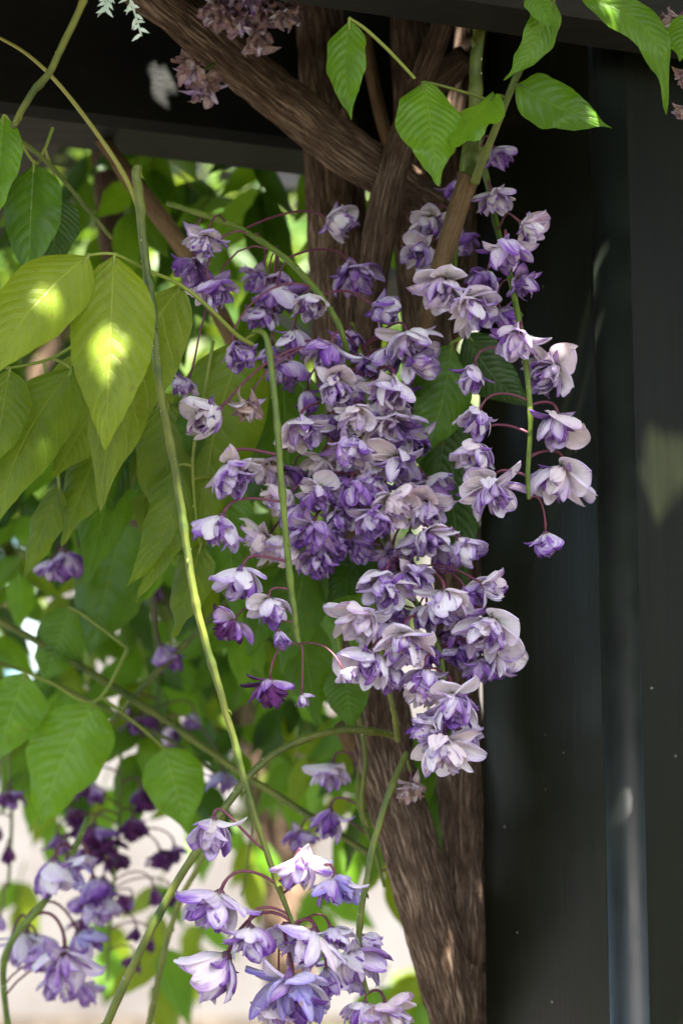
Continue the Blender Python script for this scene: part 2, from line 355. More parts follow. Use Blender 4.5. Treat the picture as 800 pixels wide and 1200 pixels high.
# post with a quarter round moulding worked on its near corner
prof = [(.001, .016), (.016, .004), (PW, .004), (PW, pd), (.001, pd)]
zt = Hb + .16
n = len(prof); vs = [MF @ Vector((x, y, z)) for z in (0, zt) for x, y in prof]
mb.add(vs, [tuple(range(n - 1, -1, -1)), tuple(range(n, 2 * n))] + [(i, (i + 1) % n, n + (i + 1) % n, n + i) for i in range(n)])
post = ob('post', mb.data('post', M_paint, False), pergola)
mb = MB(); br = .015; prof = []
for k in range(17):
    a = math.pi * .96 + k / 16 * math.pi * .60; prof.append((br + br * math.cos(a), br + br * math.sin(a)))
prof += [(br * 1.3, br)]
n = len(prof); vs = [MF @ Vector((x, y, z)) for z in (.001, zt - .001) for x, y in prof]
mb.add(vs, [tuple(range(n - 1, -1, -1)), tuple(range(n, 2 * n))] + [(i, (i + 1) % n, n + (i + 1) % n, n + i) for i in range(n)])
bead = ob('corner_bead', mb.data('corner_bead', M_bead, True)); bead.parent = post
def beam(y0, y1, z0, z1, x0, x1, mat):
    mb = MB(); e = .006
    prof = [(y0, z0 + e), (y0 + e, z0), (y1 - e, z0), (y1, z0 + e), (y1, z1), (y0, z1)]
    n = len(prof); vs = [MF @ Vector((x, y, z)) for x in (x0, x1) for y, z in prof]
    mb.add(vs, [tuple(range(n)), tuple(range(2 * n - 1, n - 1, -1))] + [((i + 1) % n, i, n + i, n + (i + 1) % n) for i in range(n)])
    return ob('beam', mb.data('beam', mat, False), pergola)
print('yF', yF, 'yR', yR, yRb, 'Hb', Hb, 'pd', pd)
beam(yF, -.004, Hb, Hb + .13, -2.2, 2.5, M_timber)
beam(max(yR, pd + .002), max(yR, pd + .002) + .06, Hb, Hb + .19, -2.2, 2.5, M_timber)
for k in range(-3, 5):
    mb = MB(); x = k * .5 + .28
    boxm(mb, x, x + .045, yF - 1.0, yR + 1.4, Hb + .191, Hb + .29, mtx=MF); ob('rafter', mb.data('rafter', M_timber, False), pergola)

# ------------------------------------------------------------------ the vine: trunks, limbs and canes
vine = empty('wisteria_vine', Vector((P(520, 1190, 1.36).x, P(520, 1190, 1.36).y, 0)), 'old brown wisteria vine with twisting ridged trunks beside the dark post', 'vine')
def bark_disp(seed, amp=.11):
    def f(a, s, r):
        tw = a + s * 2.2
        v = Vector((math.cos(tw) * 3.2, math.sin(tw) * 3.2, s * 14 + seed)); n1 = noise.noise(v)
        v2 = Vector((math.cos(tw) * 8.5, math.sin(tw) * 8.5, s * 34 + seed)); n2 = abs(noise.noise(v2))
        v3 = Vector((math.cos(a) * 1.0, math.sin(a) * 1.0, s * 9 + seed * 3))
        v4 = Vector((math.cos(tw) * 14, math.sin(tw) * 14, s * 60 + seed)); kn = max(0, noise.noise(Vector((math.cos(a) * 1.3, math.sin(a) * 1.3, s * 16 + seed * 5))) - .42)
        return 1 + amp * n1 + amp * .35 * noise.noise(v4) + .9 * kn + amp * .8 * (.35 - n2) * 1.2 + .10 * noise.noise(v3)
    return f
def limb(name, seed, *pts, mat=M_bark, n=120, ring=56, amp=.11):
    mb = MB(); tube(mb, PP(*pts), n, ring, bark_disp(seed, amp)); return ob(name, mb.data(name, mat), vine)
bx, by = P(545, 1190, 1.36).x, P(545, 1190, 1.36).y
mb = MB(); path = PP((528, 700, 1.42, 24), (541, 850, 1.40, 25), (543, 930, 1.385, 25), (545, 1030, 1.37, 24), (548, 1100, 1.36, 26), (546, 1200, 1.36, 30))
path += [(Vector((bx + .005, by, 1.1)), .026), (Vector((bx + .03, by + .03, .6)), .032), (Vector((bx + .02, by + .02, 0)), .042)]
tube(mb, path, 240, 72, bark_disp(1.3, .15)); ob('trunk', mb.data('trunk', M_bark), vine)
limb('limb', 5.1, (432, 700, 1.40, 33), (437, 800, 1.385, 33), (446, 880, 1.37, 33), (464, 940, 1.36, 33.5), (478, 985, 1.35, 33), (491, 1035, 1.345, 32), (508, 1095, 1.345, 31), (525, 1160, 1.35, 29), (540, 1240, 1.355, 22), n=200, ring=72, amp=.15)
limb('limb', 2.7, (60, -120, 1.28, 36), (184, -12, 1.29, 30), (264, 60, 1.30, 28), (347, 130, 1.31, 27), (410, 178, 1.32, 27), (452, 204, 1.34, 27), (500, 240, 1.37, 26))
limb('limb', 8.2, (372, -60, 1.42, 24), (376, 40, 1.42, 27), (386, 150, 1.41, 31), (394, 260, 1.41, 33), (402, 400, 1.41, 34), (416, 560, 1.41, 34), (434, 730, 1.40, 33))
limb('limb', 4.4, (530, -10, 1.30, 12), (512, 50, 1.30, 12.5), (484, 120, 1.31, 14), (462, 190, 1.32, 17), (449, 250, 1.33, 18), (440, 310, 1.345, 17), (432, 380, 1.37, 16), (430, 470, 1.39, 14), mat=M_bark, amp=.08)
limb('limb', 6.6, (478, -40, 1.41, 22), (484, 60, 1.41, 25), (490, 160, 1.41, 27), (492, 280, 1.41, 29), (500, 400, 1.42, 27), (518, 510, 1.42, 28), (532, 600, 1.42, 29), (536, 720, 1.42, 27))
limb('limb', 7.3, (556, -40, 1.44, 18), (548, 100, 1.44, 20), (542, 220, 1.445, 22), (534, 330, 1.445, 22), (516, 400, 1.44, 20), (504, 450, 1.43, 14), n=80, ring=40)  # added limb, stands in for the darkness behind the light cane
limb('cane', 3.3, (551, 205, 1.205, 12), (538, 240, 1.21, 12), (520, 300, 1.22, 11.5), (502, 362, 1.235, 11), (488, 405, 1.25, 10.5), (476, 470, 1.29, 10), (468, 560, 1.34, 10), mat=M_cane, n=80, ring=30, amp=.05)
limb('limb', 9.1, (495, 108, 1.35, 15), (520, 88, 1.33, 16), (545, 66, 1.32, 15), n=40, ring=36)
limb('cane', 1.9, (428, 40, 1.37, 7), (436, 90, 1.37, 7.5), (450, 150, 1.375, 8), (470, 210, 1.39, 8), n=50, ring=20, mat=M_cane)
limb('cane', 7.9, (100, 140, 1.42, 8), (140, 190, 1.40, 8.5), (182, 246, 1.38, 10), (222, 302, 1.38, 10), (262, 380, 1.40, 9), (330, 520, 1.42, 9), n=70, ring=24, mat=M_cane)
limb('cane', 2.2, (398, 850, 1.36, 9), (424, 890, 1.37, 12), (452, 930, 1.38, 12), n=40, ring=20, mat=M_cane)
limb('limb', 2.5, (118, 150, 1.66, 15), (124, 210, 1.66, 15), (132, 280, 1.66, 15), (150, 420, 1.66, 14), (120, 700, 1.68, 12), n=60, ring=30)

# ------------------------------------------------------------------ petals and flowers
def petal_data(name, L, W, curl, cup, ruf, notch, seed, mat, nu=6, nv=9, tipw=.5, base=.16):
    rs = random.Random(seed); vs = []; uvs = []; fs = []
    ph1, ph2 = rs.random() * 6.28, rs.random() * 6.28; asym = rs.uniform(-.12, .12); tw = rs.uniform(-.35, .35)
    for j in range(nv + 1):
        v = math.sin(j / nv * math.pi / 2) ** 1.15 if True else j / nv
        wv = (base + (1 - base) * math.sin(math.pi * min(1, v * .5 / (1 - tipw)) if v < (1 - tipw) else math.pi / 2)) if v < 1 - tipw else 1.0
        if v > 1 - tipw:
            q = (v - (1 - tipw)) / tipw; wv = max(0, 1 - q ** (2.3 if W > .6 else 1.9)) ** (.5 if W > .6 else .62)
        for i in range(nu + 1):
            u = i / nu * 2 - 1
            y = u * W * .5 * wv + asym * v * v * L * .5
            vl = v * (1 - notch * .2 * (1 - abs(u)) ** 2 * v ** 3)
            th_ = curl * vl ** 1.5                     # bends outward (+x) along its length
            if abs(curl) > 1e-3:
                z = L * (vl * math.cos(th_ * .5)); x = L * vl * math.sin(th_ * .5)
            else: z = L * vl; x = 0
            x -= cup * W * .5 * (u * u) * wv
            x += ruf * L * v * (abs(u) ** 1.5) * math.sin(5.2 * v + ph1 + (2 if u > 0 else 0)) + ruf * L * .5 * v * math.sin(u * 4 + ph2)
            x += tw * u * W * .3 * v
            x += .026 * L * math.cos(u * 9)            # faint pleats
            vs.append((x, y, z)); uvs.append((i / nu, v))
    for j in range(nv):
        for i in range(nu):
            k = j * (nu + 1) + i; fs.append((k, k + 1, k + nu + 2, k + nu + 1))
    return mesh_data(name, vs, fs, mat, uvs)
PET = {}
for mk in PM:
    def mk_set(kind, n, L, W, curl, cup, ruf, notch, nu, nv, tipw, base):
        return [petal_data('petal', L, rnd.uniform(*W), rnd.uniform(*curl), rnd.uniform(*cup), ruf, notch, rnd.random(), PM[mk], nu, nv, tipw, base) for _ in range(n)]
    PET[mk] = {
     'banner': mk_set('b', 6, 1.0, (.8, 1.05), (-1.1, .1), (.25, .55), .06, .5, 8, 11, .5, .25),
     'wing': mk_set('w', 12, 1.0, (.38, .56), (-1.7, -.3), (.25, .6), .05, .15, 6, 9, .5, .25),
     'flick': mk_set('f', 6, 1.0, (.34, .52), (.1, 1.0), (.2, .55), .05, .1, 6, 9, .55, .25),
     'strap': mk_set('s', 9, 1.0, (.24, .40), (-1.0, .7), (.25, .6), .05, 0, 5, 8, .55, .3),
     'wither': mk_set('x', 8, .9, (.4, .62), (-1.6, 2.0), (.5, 1.2), .2, .3, 7, 10, .5, .25)}
def petal_matrix(az, opn, s, roll=0, off=.05):
    return Matrix.Rotation(az, 4, 'Z') @ Matrix.Translation((off, 0, 0)) @ Matrix.Rotation(opn, 4, 'Y') @ Matrix.Rotation(roll, 4, 'Z') @ Matrix.Scale(s, 4)
ALT = dict(pale='lilac', pink='pale', lilac='violet', violet='lilac', deep='violet', blue='violet', faded='pale')
def core_data(mk, seed, tight=False):
    """calyx cup plus the small crowded inner petals and stamens, one mesh"""
    rs = random.Random(seed); mb = MB()
    prof = [(-.10, .03), (-.07, .09), (.0, .14), (.08, .17), (.13, .165)]
    path = [(Vector((0, 0, z)), r) for z, r in prof]
    tube(mb, path, ring=10, mi=0, raw=True)
    for k in range(5):                                   # calyx teeth
        a = k * 1.2566; v = [Vector((.165 * math.cos(a + d), .165 * math.sin(a + d), .10)) for d in (-.35, .35)] + [Vector((.21 * math.cos(a), .21 * math.sin(a), .24))]
        mb.add(v, [(0, 1, 2)], None, 0)
    for k in range(10 if tight else 17):
        m2 = mk if rs.random() < .6 else ALT[mk]
        me = rs.choice(PET[m2]['strap'] if k % 3 else PET[m2]['wing']); m = petal_matrix(k * 2.4 + rs.uniform(-.3, .3), R(rs.uniform(4, 20) if tight else 4 + 62 * ((k + .5) / 17) + rs.uniform(-8, 8)), rs.uniform(.62, .95), rs.uniform(-.6, .6), .03)
        ul = me.uv_layers[0].data; uvs = [(0, 0)] * len(me.vertices)
        for lp in me.loops: uvs[lp.vertex_index] = tuple(ul[lp.index].uv)
        mb.add([m @ v.co for v in me.vertices], [tuple(p.vertices) for p in me.polygons], uvs, 1 if m2 == mk else 3)
    for k in range(4):
        a = rs.random() * 6.28; e = Vector((.12 * math.cos(a), .12 * math.sin(a), rs.uniform(.5, .7)))
        tube(mb, [(Vector((0, 0, .1)), .012), (e * .6, .012), (e, .012)], 4, 4, mi=2); blob(mb, e, .03, 2)
    return mb.data('flower', [M_calyx, PM[mk], M_stamen, PM[ALT[mk]]])
CORE = {(mk, t): [core_data(mk, i * 7 + hash(mk[0]) % 5, t) for i in range(3)] for mk in PM for t in (False, True)}

def bez(p0, p1, p2, p3, n):
    return [p0 * (1 - t) ** 3 + 3 * p1 * t * (1 - t) ** 2 + 3 * p2 * t * t * (1 - t) + p3 * t ** 3 for t in [k / (n - 1) for k in range(n)]]
def axis_of(theta, phi):
    return (math.cos(phi) * (math.cos(theta) * cr + math.sin(theta) * cu) - math.sin(phi) * cf).normalized()
def wch(rs, d):
    ks = list(d); return rs.choices(ks, [d[k] for k in ks])[0]
TYPES = {   # outer petal colours, middle colours, core colour
 'n': (dict(pale=5, lilac=5, violet=1, pink=1), dict(lilac=6, violet=3, pale=2), 'lilac'),
 'h': (dict(pale=3, lilac=6, violet=2), dict(lilac=6, violet=4), 'violet'),
 'o': (dict(pale=6, pink=3, lilac=2), dict(lilac=5, violet=3, pale=3), 'lilac'),
 'k': (dict(pink=7, pale=3), dict(pink=4, pale=3, lilac=3), 'pink'),
 'v': (dict(violet=5, lilac=5), dict(violet=7, lilac=2), 'violet'),
 'd': (dict(deep=7, violet=2), dict(deep=1), 'deep'),
 'u': (dict(blue=6, pale=2, lilac=2), dict(blue=6, violet=3), 'blue'),
 'w': (dict(faded=8, lilac=1), dict(faded=6, violet=3), 'faded'),
}
def flower(root, rach, x, y, s, ty='n', theta=None, phi=None, ban=None, d=None, tpos=None, far=False, sag=.5):
    rs = random.Random(int(x * 131 + y * 17 + s))
    if theta is None: theta = -90 + rs.uniform(-30, 30)
    if phi is None: phi = rs.uniform(5, 42)
    ax = axis_of(R(theta), R(phi)); size = s * d / FPX; ell = .62 * size
    c = P(x, y, d); base = c - ax * ell * .46
    # roll so that local +X (the banner side) points to picture angle ban
    bd = axis_of(R(ban if ban is not None else rs.uniform(0, 360)), R(15)); X = (bd - ax * bd.dot(ax)).normalized(); Y = ax.cross(X)
    m = Matrix((X, Y, ax)).transposed().to_4x4() @ Matrix.Scale(ell, 4); m.translation = base - root.location
    oc, mc, cc = TYPES[ty]; om = rs.choice((.62, .8, .9, 1, 1, 1.08)); bud = s < 40 and ty in 'vdh'
    f = bpy.data.objects.new('flower', rs.choice(CORE[(cc, bud)])); col.objects.link(f); f.parent = root; f.matrix_basis = m
    def pet(kind, mk, az, opn, sc_, roll=0, off=.06):
        me = rs.choice(PET[mk][kind]); o = bpy.data.objects.new('petal', me); col.objects.link(o); o.parent = f; o.matrix_basis = petal_matrix(az, opn * om, sc_, roll, off) @ Matrix.Diagonal((1, rs.uniform(.85, 1.2), rs.uniform(.9, 1.08), 1))
    wz = ty == 'w'
    if wz:
        for k in range(10): pet('wither', wch(rs, oc), k * 2.4, R(rs.uniform(15, 95)), rs.uniform(.7, 1.05), rs.uniform(-.9, .9))
    else:
        if ty in 'ok':                                        # big pale standards folded back on one side
            for a in (-.5, .45): pet('banner', wch(rs, dict(pale=4, pink=1) if ty == 'o' else dict(pink=2, pale=1)), a + rs.uniform(-.2, .2), R(rs.uniform(60, 98)), rs.uniform(.98, 1.14), rs.uniform(-.35, .35), .08)
        else:
            for a in (0,) if rs.random() < .6 else (-.5, .5): pet('banner', wch(rs, oc), a, R(rs.uniform(60, 95)), rs.uniform(.9, 1.05), rs.uniform(-.4, .4), .07)
        n1 = 5 if far else 9
        if bud: n1 = 5
        for k in range(n1): pet('flick' if rs.random() < .22 else 'wing', wch(rs, oc), .8 + (k + .5) / n1 * 4.7 + rs.uniform(-.25, .25), R(rs.uniform(26, 52) if bud else rs.uniform(42, 92)), rs.uniform(.9, 1.12), rs.uniform(-.5, .5))
        n2 = 3 if far else 7
        for k in range(n2): pet('strap' if k % 2 else 'wing', wch(rs, mc), k * 6.283 / n2 + rs.uniform(-.4, .4), R(rs.uniform(12, 28) if bud else rs.uniform(28, 66)), rs.uniform(.8, 1.04), rs.uniform(-.7, .7), .05)
    # stalk from the flower stem to the calyx
    if tpos is None:
        best = min(range(len(rach)), key=lambda k: (rach[k][0] - base).length + .8 * max(0, (rach[k][0] - base).dot(-cu) + .004))
    else: best = min(len(rach) - 1, int(tpos * (len(rach) - 1)))
    p0, r0 = rach[best]; ln = (base - p0).length
    b0 = base + ax * ell * -.06
    out = (b0 - p0); out = (out - cu * out.dot(cu)); out = out.normalized() if out.length > 1e-4 else -cf
    pts = bez(p0, p0 + out * ln * .45 + cu * ln * sag * .45, b0 - ax * min(ln * .4, .012) + cu * .002, b0, 10)
    mb = MB(); rr = max(1.15, .026 * s) * d / FPX
    tube(mb, [(q, rr * (1.0 if k < 8 else 1.25)) for k, q in enumerate(pts)], ring=6, raw=True)
    mi = m.inverted() @ Matrix.Translation(-root.location)
    me = mesh_data('flower_stalk', [mi @ v for v in mb.v], mb.f, M_ped, mb.uv)
    o = bpy.data.objects.new('flower_stalk', me); col.objects.link(o); o.parent = f
    return f
GR = 'hanging wisteria flower clusters'
def raceme(label, path, flowers, depth, far=False, mat=M_rachis, dots=14, n=60, stemname='stem', jit=.014, sag=.5, name='flower_cluster', group=GR, fs=1.0):
    pts = PP(*path); root = empty(name, pts[0][0], label, 'flower cluster', group)
    me, rach = stem_mesh(stemname, pts, mat, n, 9, dots); ob(stemname, me, root)
    for fl in flowers:
        x, y, s, ty = fl[:4]; kw = dict(fl[4]) if len(fl) > 4 else {}
        rs = random.Random(int(x * 7 + y * 3)); dd = kw.pop('dz', 0)
        flower(root, rach, x, y, s * fs, ty, d=depth + dd + rs.uniform(-jit, jit), far=far, sag=sag, **kw)
    return root
def K(th=None, ph=None, ban=None, dz=0, **k): return dict(theta=th, phi=ph, ban=ban, dz=dz, **k)

raceme('lilac flower cluster with spaced blooms hanging in front of the dark post',
 [(558, 150, 1.25, 4), (578, 250, 1.24, 4), (602, 345, 1.20, 4.2), (616, 430, 1.19, 4), (621, 490, 1.185, 3.6), (618, 555, 1.185, 3.2), (619, 585, 1.185, 2)],
 [(585, 184, 44, 'v', K(-60, 10, dz=.05)), (581, 236, 50, 'n', K(-70, 20, dz=.04)), (622, 268, 50, 'o', K(-35, 20, 40)), (593, 298, 62, 'n', K(-90, 25, 70)),
  (614, 335, 44, 'v', K(-60, 20, dz=.02)), (566, 330, 44, 'v', K(-110, 10, dz=.05)), (592, 372, 42, 'v', K(-60, 10, dz=.03)),
  (604, 402, 60, 'n', K(-110, 30, 60)), (640, 438, 66, 'o', K(-140, 40, 15)), (553, 443, 54, 'h', K(-100, 15)), (557, 495, 52, 'n', K(-110, 25, 170)),
  (556, 534, 62, 'n', K(-100, 30, 165)), (650, 502, 66, 'o', K(-100, 30, 20)), (576, 584, 66, 'o', K(-90, 35, 150)), (652, 566, 74, 'o', K(-110, 25, 12)), (639, 637, 44, 'v', K(-90, 5))], 1.185, sag=.55)
raceme('pale lilac flower cluster tucked behind the light brown cut cane',
 [(545, 170, 1.28, 4), (536, 250, 1.27, 4), (532, 330, 1.24, 3.5), (540, 375, 1.22, 2.5)],
 [(535, 222, 40, 'v', K(-90, 10, dz=.05)), (504, 265, 46, 'o', K(-100, 30, 110)), (492, 298, 50, 'o', K(-130, 30, 180)), (541, 286, 44, 'v', K(-80, 10, dz=.05)), (516, 342, 64, 'o', K(-110, 30, 100, dz=-.045)),
  (557, 364, 66, 'o', K(-60, 35, 130, dz=-.045)), (590, 372, 40, 'v', K(-70, 10, dz=0))], 1.24)
raceme('loose violet flower cluster along an arching green stem before the trunks',
 [(196, 238, 1.25, 4), (268, 262, 1.24, 3.9), (300, 279, 1.235, 4), (336, 304, 1.23, 4.2), (360, 328, 1.22, 4.3), (390, 368, 1.215, 4.2), (403, 398, 1.215, 4), (410, 440, 1.23, 4)],
 [(237, 288, 46, 'n', K(-110, 20, 80)), (222, 316, 48, 'v', K(-110, 20, dz=.03)), (253, 344, 54, 'n', K(-60, 20, 120)), (322, 350, 62, 'v', K(-90, 10, dz=.05)), (300, 330, 44, 'v', K(-120, 10, dz=.06)),
  (396, 262, 54, 'n', K(-30, 20, 60, dz=.05)), (417, 328, 60, 'v', K(-70, 20, 40, dz=.03)), (450, 364, 54, 'n', K(-30, 25, 30)), (362, 358, 50, 'o', K(-100, 20, 70)), (345, 400, 50, 'h', K(-90, 10, dz=.03)),
  (338, 438, 54, 'v', K(-90, 10, dz=.03)), (306, 372, 44, 'v', K(-100, 10, dz=.05)), (280, 415, 50, 'v', K(-60, 30, 150, dz=-.02)), (216, 452, 36, 'n', K(-120, 20, dz=.02)), (243, 490, 70, 'o', K(-140, 30, 150, dz=-.03)),
  (290, 482, 46, 'w', K(-100, 20, dz=-.03)), (330, 330, 44, 'v', K(-80, 10, dz=.05)), (318, 420, 44, 'v', K(-90, 10, dz=.05))], 1.22, jit=.008)
mass = [(382, 417, 58, 'n', K(-110, 20, 60)), (394, 455, 58, 'o', K(-80, 55, 40, dz=-.01)), (480, 405, 56, 'o', K(-80, 20, 120, dz=.0)), (494, 424, 54, 'n', K(-20, 30, 20)), (433, 432, 46, 'v', K(-90, 20, dz=.03)),
  (455, 460, 70, 'o', K(-110, 40, 30, dz=-.015)), (355, 505, 66, 'o', K(-80, 40, 160)), (414, 490, 50, 'k', K(-110, 35, 30)), (410, 527, 64, 'n', K(-80, 40, 80, dz=-.01)), (464, 508, 66, 'o', K(-80, 35, 110)),
  (464, 550, 60, 'o', K(-90, 30, 160)), (480, 640, 50, 'n', K(-90, 15, dz=.02)), (460, 660, 50, 'v', K(-90, 15, dz=.03)), (420, 640, 50, 'v', K(-90, 15, dz=.025)), (440, 490, 50, 'n', K(-60, 20, dz=.02)), (385, 500, 50, 'h', K(-90, 20, dz=.03)), (490, 520, 46, 'v', K(-60, 10, dz=.03)), (435, 560, 48, 'n', K(-90, 20, dz=.01)), (410, 400, 46, 'v', K(-90, 10, dz=.03)), (455, 420, 46, 'n', K(-90, 10, dz=.02)), (374, 548, 46, 'k', K(-100, 20, dz=.03)), (376, 582, 48, 'h', K(-80, 40)), (418, 580, 52, 'v', K(-70, 30)), (398, 610, 48, 'h', K(-60, 40)),
  (366, 628, 60, 'v', K(-100, 30, dz=-.005)), (440, 612, 58, 'h', K(-90, 30, dz=-.01)), (466, 594, 60, 'k', K(-40, 40, 60)), (498, 600, 54, 'o', K(-90, 40, 70)), (507, 634, 50, 'o', K(-70, 30, 80)), (510, 572, 52, 'n', K(-50, 20, dz=.03)),
  (545, 644, 54, 'n', K(-60, 20, 10)), (520, 652, 50, 'v', K(-90, 20, dz=.03)), (370, 662, 50, 'v', K(-100, 20, dz=.01)), (338, 648, 54, 'k', K(-130, 20, dz=.02)), (330, 586, 52, 'k', K(-140, 25, 150, dz=.02)),
  (304, 640, 52, 'k', K(-130, 20, 180, dz=.03)), (312, 556, 52, 'k', K(-110, 20, dz=.04)), (390, 640, 50, 'v', K(-70, 20, dz=.02)), (440, 575, 48, 'h', K(-90, 25, dz=.02)), (350, 605, 52, 'h', K(-100, 35, dz=.01)),
  (425, 470, 48, 'v', K(-90, 10, dz=.04)), (480, 470, 46, 'v', K(-60, 10, dz=.04)), (440, 540, 46, 'v', K(-90, 10, dz=.04)), (480, 575, 46, 'v', K(-90, 10, dz=.04)), (345, 560, 44, 'v', K(-90, 10, dz=.05)), (400, 560, 46, 'v', K(-90, 10, dz=.03)), (360, 470, 44, 'v', K(-90, 10, dz=.05))]
raceme('upper crowded bunch of lilac blooms before the central trunk', [(412, 380, 1.26, 4), (424, 420, 1.235, 4), (430, 450, 1.225, 4), (430, 478, 1.22, 3)], [f for f in mass if f[1] < 483], 1.205, jit=.008, fs=1.02)
raceme('dense middle bunch of open lilac and cream blooms before the central trunk', [(440, 470, 1.25, 4), (436, 500, 1.23, 4), (430, 540, 1.225, 4), (428, 575, 1.22, 3)], [f for f in mass if 483 <= f[1] < 598 and f[0] > 350], 1.205, jit=.008, fs=1.02)
raceme('drooping bunch of violet and blush blooms below the middle of the flower mass', [(380, 540, 1.25, 4), (384, 580, 1.235, 4), (392, 620, 1.225, 4), (384, 656, 1.22, 3)], [f for f in mass if (f[1] >= 598 or f[0] <= 350) and f[1] >= 483 and f[0] < 450], 1.205, jit=.008, fs=1.04)
raceme('short bunch of white and lilac blooms between the flower mass and the post', [(490, 560, 1.25, 4), (500, 590, 1.235, 4), (512, 620, 1.225, 3.6), (522, 640, 1.22, 3)], [f for f in mass if f[1] >= 598 and f[0] >= 450], 1.205, jit=.008, fs=1.04)
raceme('heavy tapering cluster of white and lilac blooms in front of the forked trunk',
 [(448, 630, 1.25, 4), (476, 690, 1.235, 4), (506, 735, 1.22, 4), (518, 780, 1.21, 3.8), (526, 850, 1.21, 3), (522, 880, 1.21, 2)],
 [(449, 694, 62, 'o', K(-100, 35, 130)), (482, 682, 54, 'n', K(-60, 30)), (521, 709, 64, 'o', K(-90, 35, 80)), (551, 700, 48, 'v', K(-60, 20, dz=.015)), (577, 688, 46, 'o', K(-20, 20, 90, dz=.0)),
  (420, 734, 68, 'k', K(-110, 35, 140, dz=-.01)), (430, 780, 66, 'o', K(-110, 35, 170, dz=-.015)), (473, 760, 66, 'o', K(-90, 40, 80, dz=-.02)), (572, 744, 74, 'o', K(-110, 35, 10, dz=-.01)), (590, 776, 52, 'o', K(-40, 20, -20, dz=.01)),
  (563, 786, 50, 'v', K(-90, 10, dz=.015)), (497, 800, 52, 'v', K(-90, 20)), (494, 814, 48, 'k', K(-100, 25)), (534, 830, 64, 'h', K(-80, 35, 90, dz=-.01)), (521, 884, 72, 'k', K(-90, 45, -70, dz=-.01)), (498, 862, 48, 'n', K(-140, 20)),
  (548, 868, 44, 'n', K(-50, 20, dz=.01)), (500, 770, 50, 'v', K(-90, 10, dz=.03)), (460, 720, 50, 'v', K(-90, 10, dz=.03)), (530, 745, 48, 'd', K(-90, 10, dz=.03)), (500, 725, 50, 'n', K(-90, 10, dz=.02)), (545, 730, 48, 'n', K(-70, 15, dz=.02)), (450, 745, 50, 'n', K(-100, 15, dz=.015)), (460, 795, 46, 'h', K(-90, 10, dz=.01)), (520, 850, 46, 'h', K(-90, 10, dz=.02)), (540, 770, 46, 'v', K(-90, 10, dz=.03))], 1.19, jit=.006, fs=1.03)
raceme('small withered blue bloom dangling before the lower trunk',
 [(476, 880, 1.28, 2), (478, 896, 1.28, 1.5), (482, 908, 1.28, 1.2)], [(482, 930, 46, 'w', K(-90, 20))], 1.28, dots=0, n=10, name='withered_flower', group=None)
raceme('sparse purple cluster of half open blooms and buds on a straight green stem',
 [(296, 388, 1.185, 3.5), (312, 396, 1.18, 4), (321, 460, 1.175, 4.4), (329, 560, 1.17, 4.5), (339, 670, 1.17, 4.4), (346, 730, 1.17, 4.3), (350, 754, 1.17, 3.5)],
 [(272, 560, 72, 'n', K(-80, 30, 160)), (254, 622, 66, 'h', K(-110, 20, 130)), (281, 684, 70, 'n', K(-100, 30, 150)), (318, 716, 54, 'n', K(-80, 20)), (268, 738, 46, 'd', K(-120, 25)), (328, 748, 38, 'v', K(-70, 20)),
  (315, 812, 52, 'd', K(-95, 5)), (354, 820, 26, 'v', K(-90, 0)), (406, 792, 28, 'n', K(-60, 10, dz=-.01))], 1.165, jit=.004, sag=.15, dots=6)
raceme('faint mauve blooms of a cluster hanging behind beside the lower trunk',
 [(424, 880, 1.36, 3.5), (420, 940, 1.36, 3.5), (440, 1000, 1.37, 3), (450, 1040, 1.37, 2)],
 [(390, 910, 54, 'o', K(-90, 20, 130)), (384, 965, 56, 'v', K(-100, 20)), (490, 1042, 40, 'v', K(-90, 10)), (455, 965, 34, 'v', K(-90, 10, dz=.04)), (350, 985, 44, 'v', K(-100, 10, dz=.08))], 1.36, far=True)
raceme('low cluster of pale drooping blooms with red arching stalks on a long knobbly stem',
 [(160, 196, 1.13, 6.4), (163, 230, 1.13, 6.2), (170, 300, 1.13, 5.8), (180, 370, 1.13, 5.4), (187, 450, 1.13, 5.2), (209, 570, 1.14, 5.2), (232, 715, 1.14, 5.2), (264, 830, 1.14, 4.9), (297, 950, 1.14, 4.4), (325, 1035, 1.14, 3.9), (346, 1090, 1.14, 3.0)],
 [(248, 979, 64, 'n', K(-95, 15, 200, tpos=.855)), (250, 1068, 76, 'h', K(-110, 10, 190, tpos=.905)), (353, 1022, 62, 'n', K(-90, 10, 20, tpos=.90)), (396, 1045, 60, 'u', K(-80, 15, tpos=.92)), (296, 1106, 66, 'h', K(-80, 15, tpos=.96)),
  (255, 1143, 84, 'o', K(-115, 15, 190, tpos=.975)), (358, 1112, 74, 'o', K(-115, 25, 200, tpos=.98)), (392, 1102, 52, 'n', K(-70, 20, dz=.01, tpos=.99)), (342, 1172, 88, 'u', K(-90, 25, 70, dz=.0, tpos=.995)), (318, 1190, 50, 'k', K(-110, 20, dz=.01, tpos=1)), (385, 1150, 50, 'v', K(-80, 20, dz=.03, tpos=1))], 1.135, jit=.004, dots=34, n=300, sag=.8, fs=1.04, mat=M_stem)
raceme('violet blooms at the end of a bent green shoot beside the lower trunk',
 [(476, 882, 1.22, 4), (456, 930, 1.21, 4.4), (440, 980, 1.205, 4.4), (428, 1040, 1.20, 4.4), (422, 1080, 1.20, 4.2), (420, 1118, 1.20, 4), (430, 1165, 1.2, 3)],
 [(416, 1136, 68, 'n', K(-80, 20, 20)), (454, 1196, 60, 'k', K(-80, 30, 90)), (430, 1108, 40, 'v', K(-60, 10, dz=.03)), (425, 1190, 46, 'n', K(-100, 10, dz=.02))], 1.19, dots=20, sag=.7, mat=M_stem, fs=1.12)
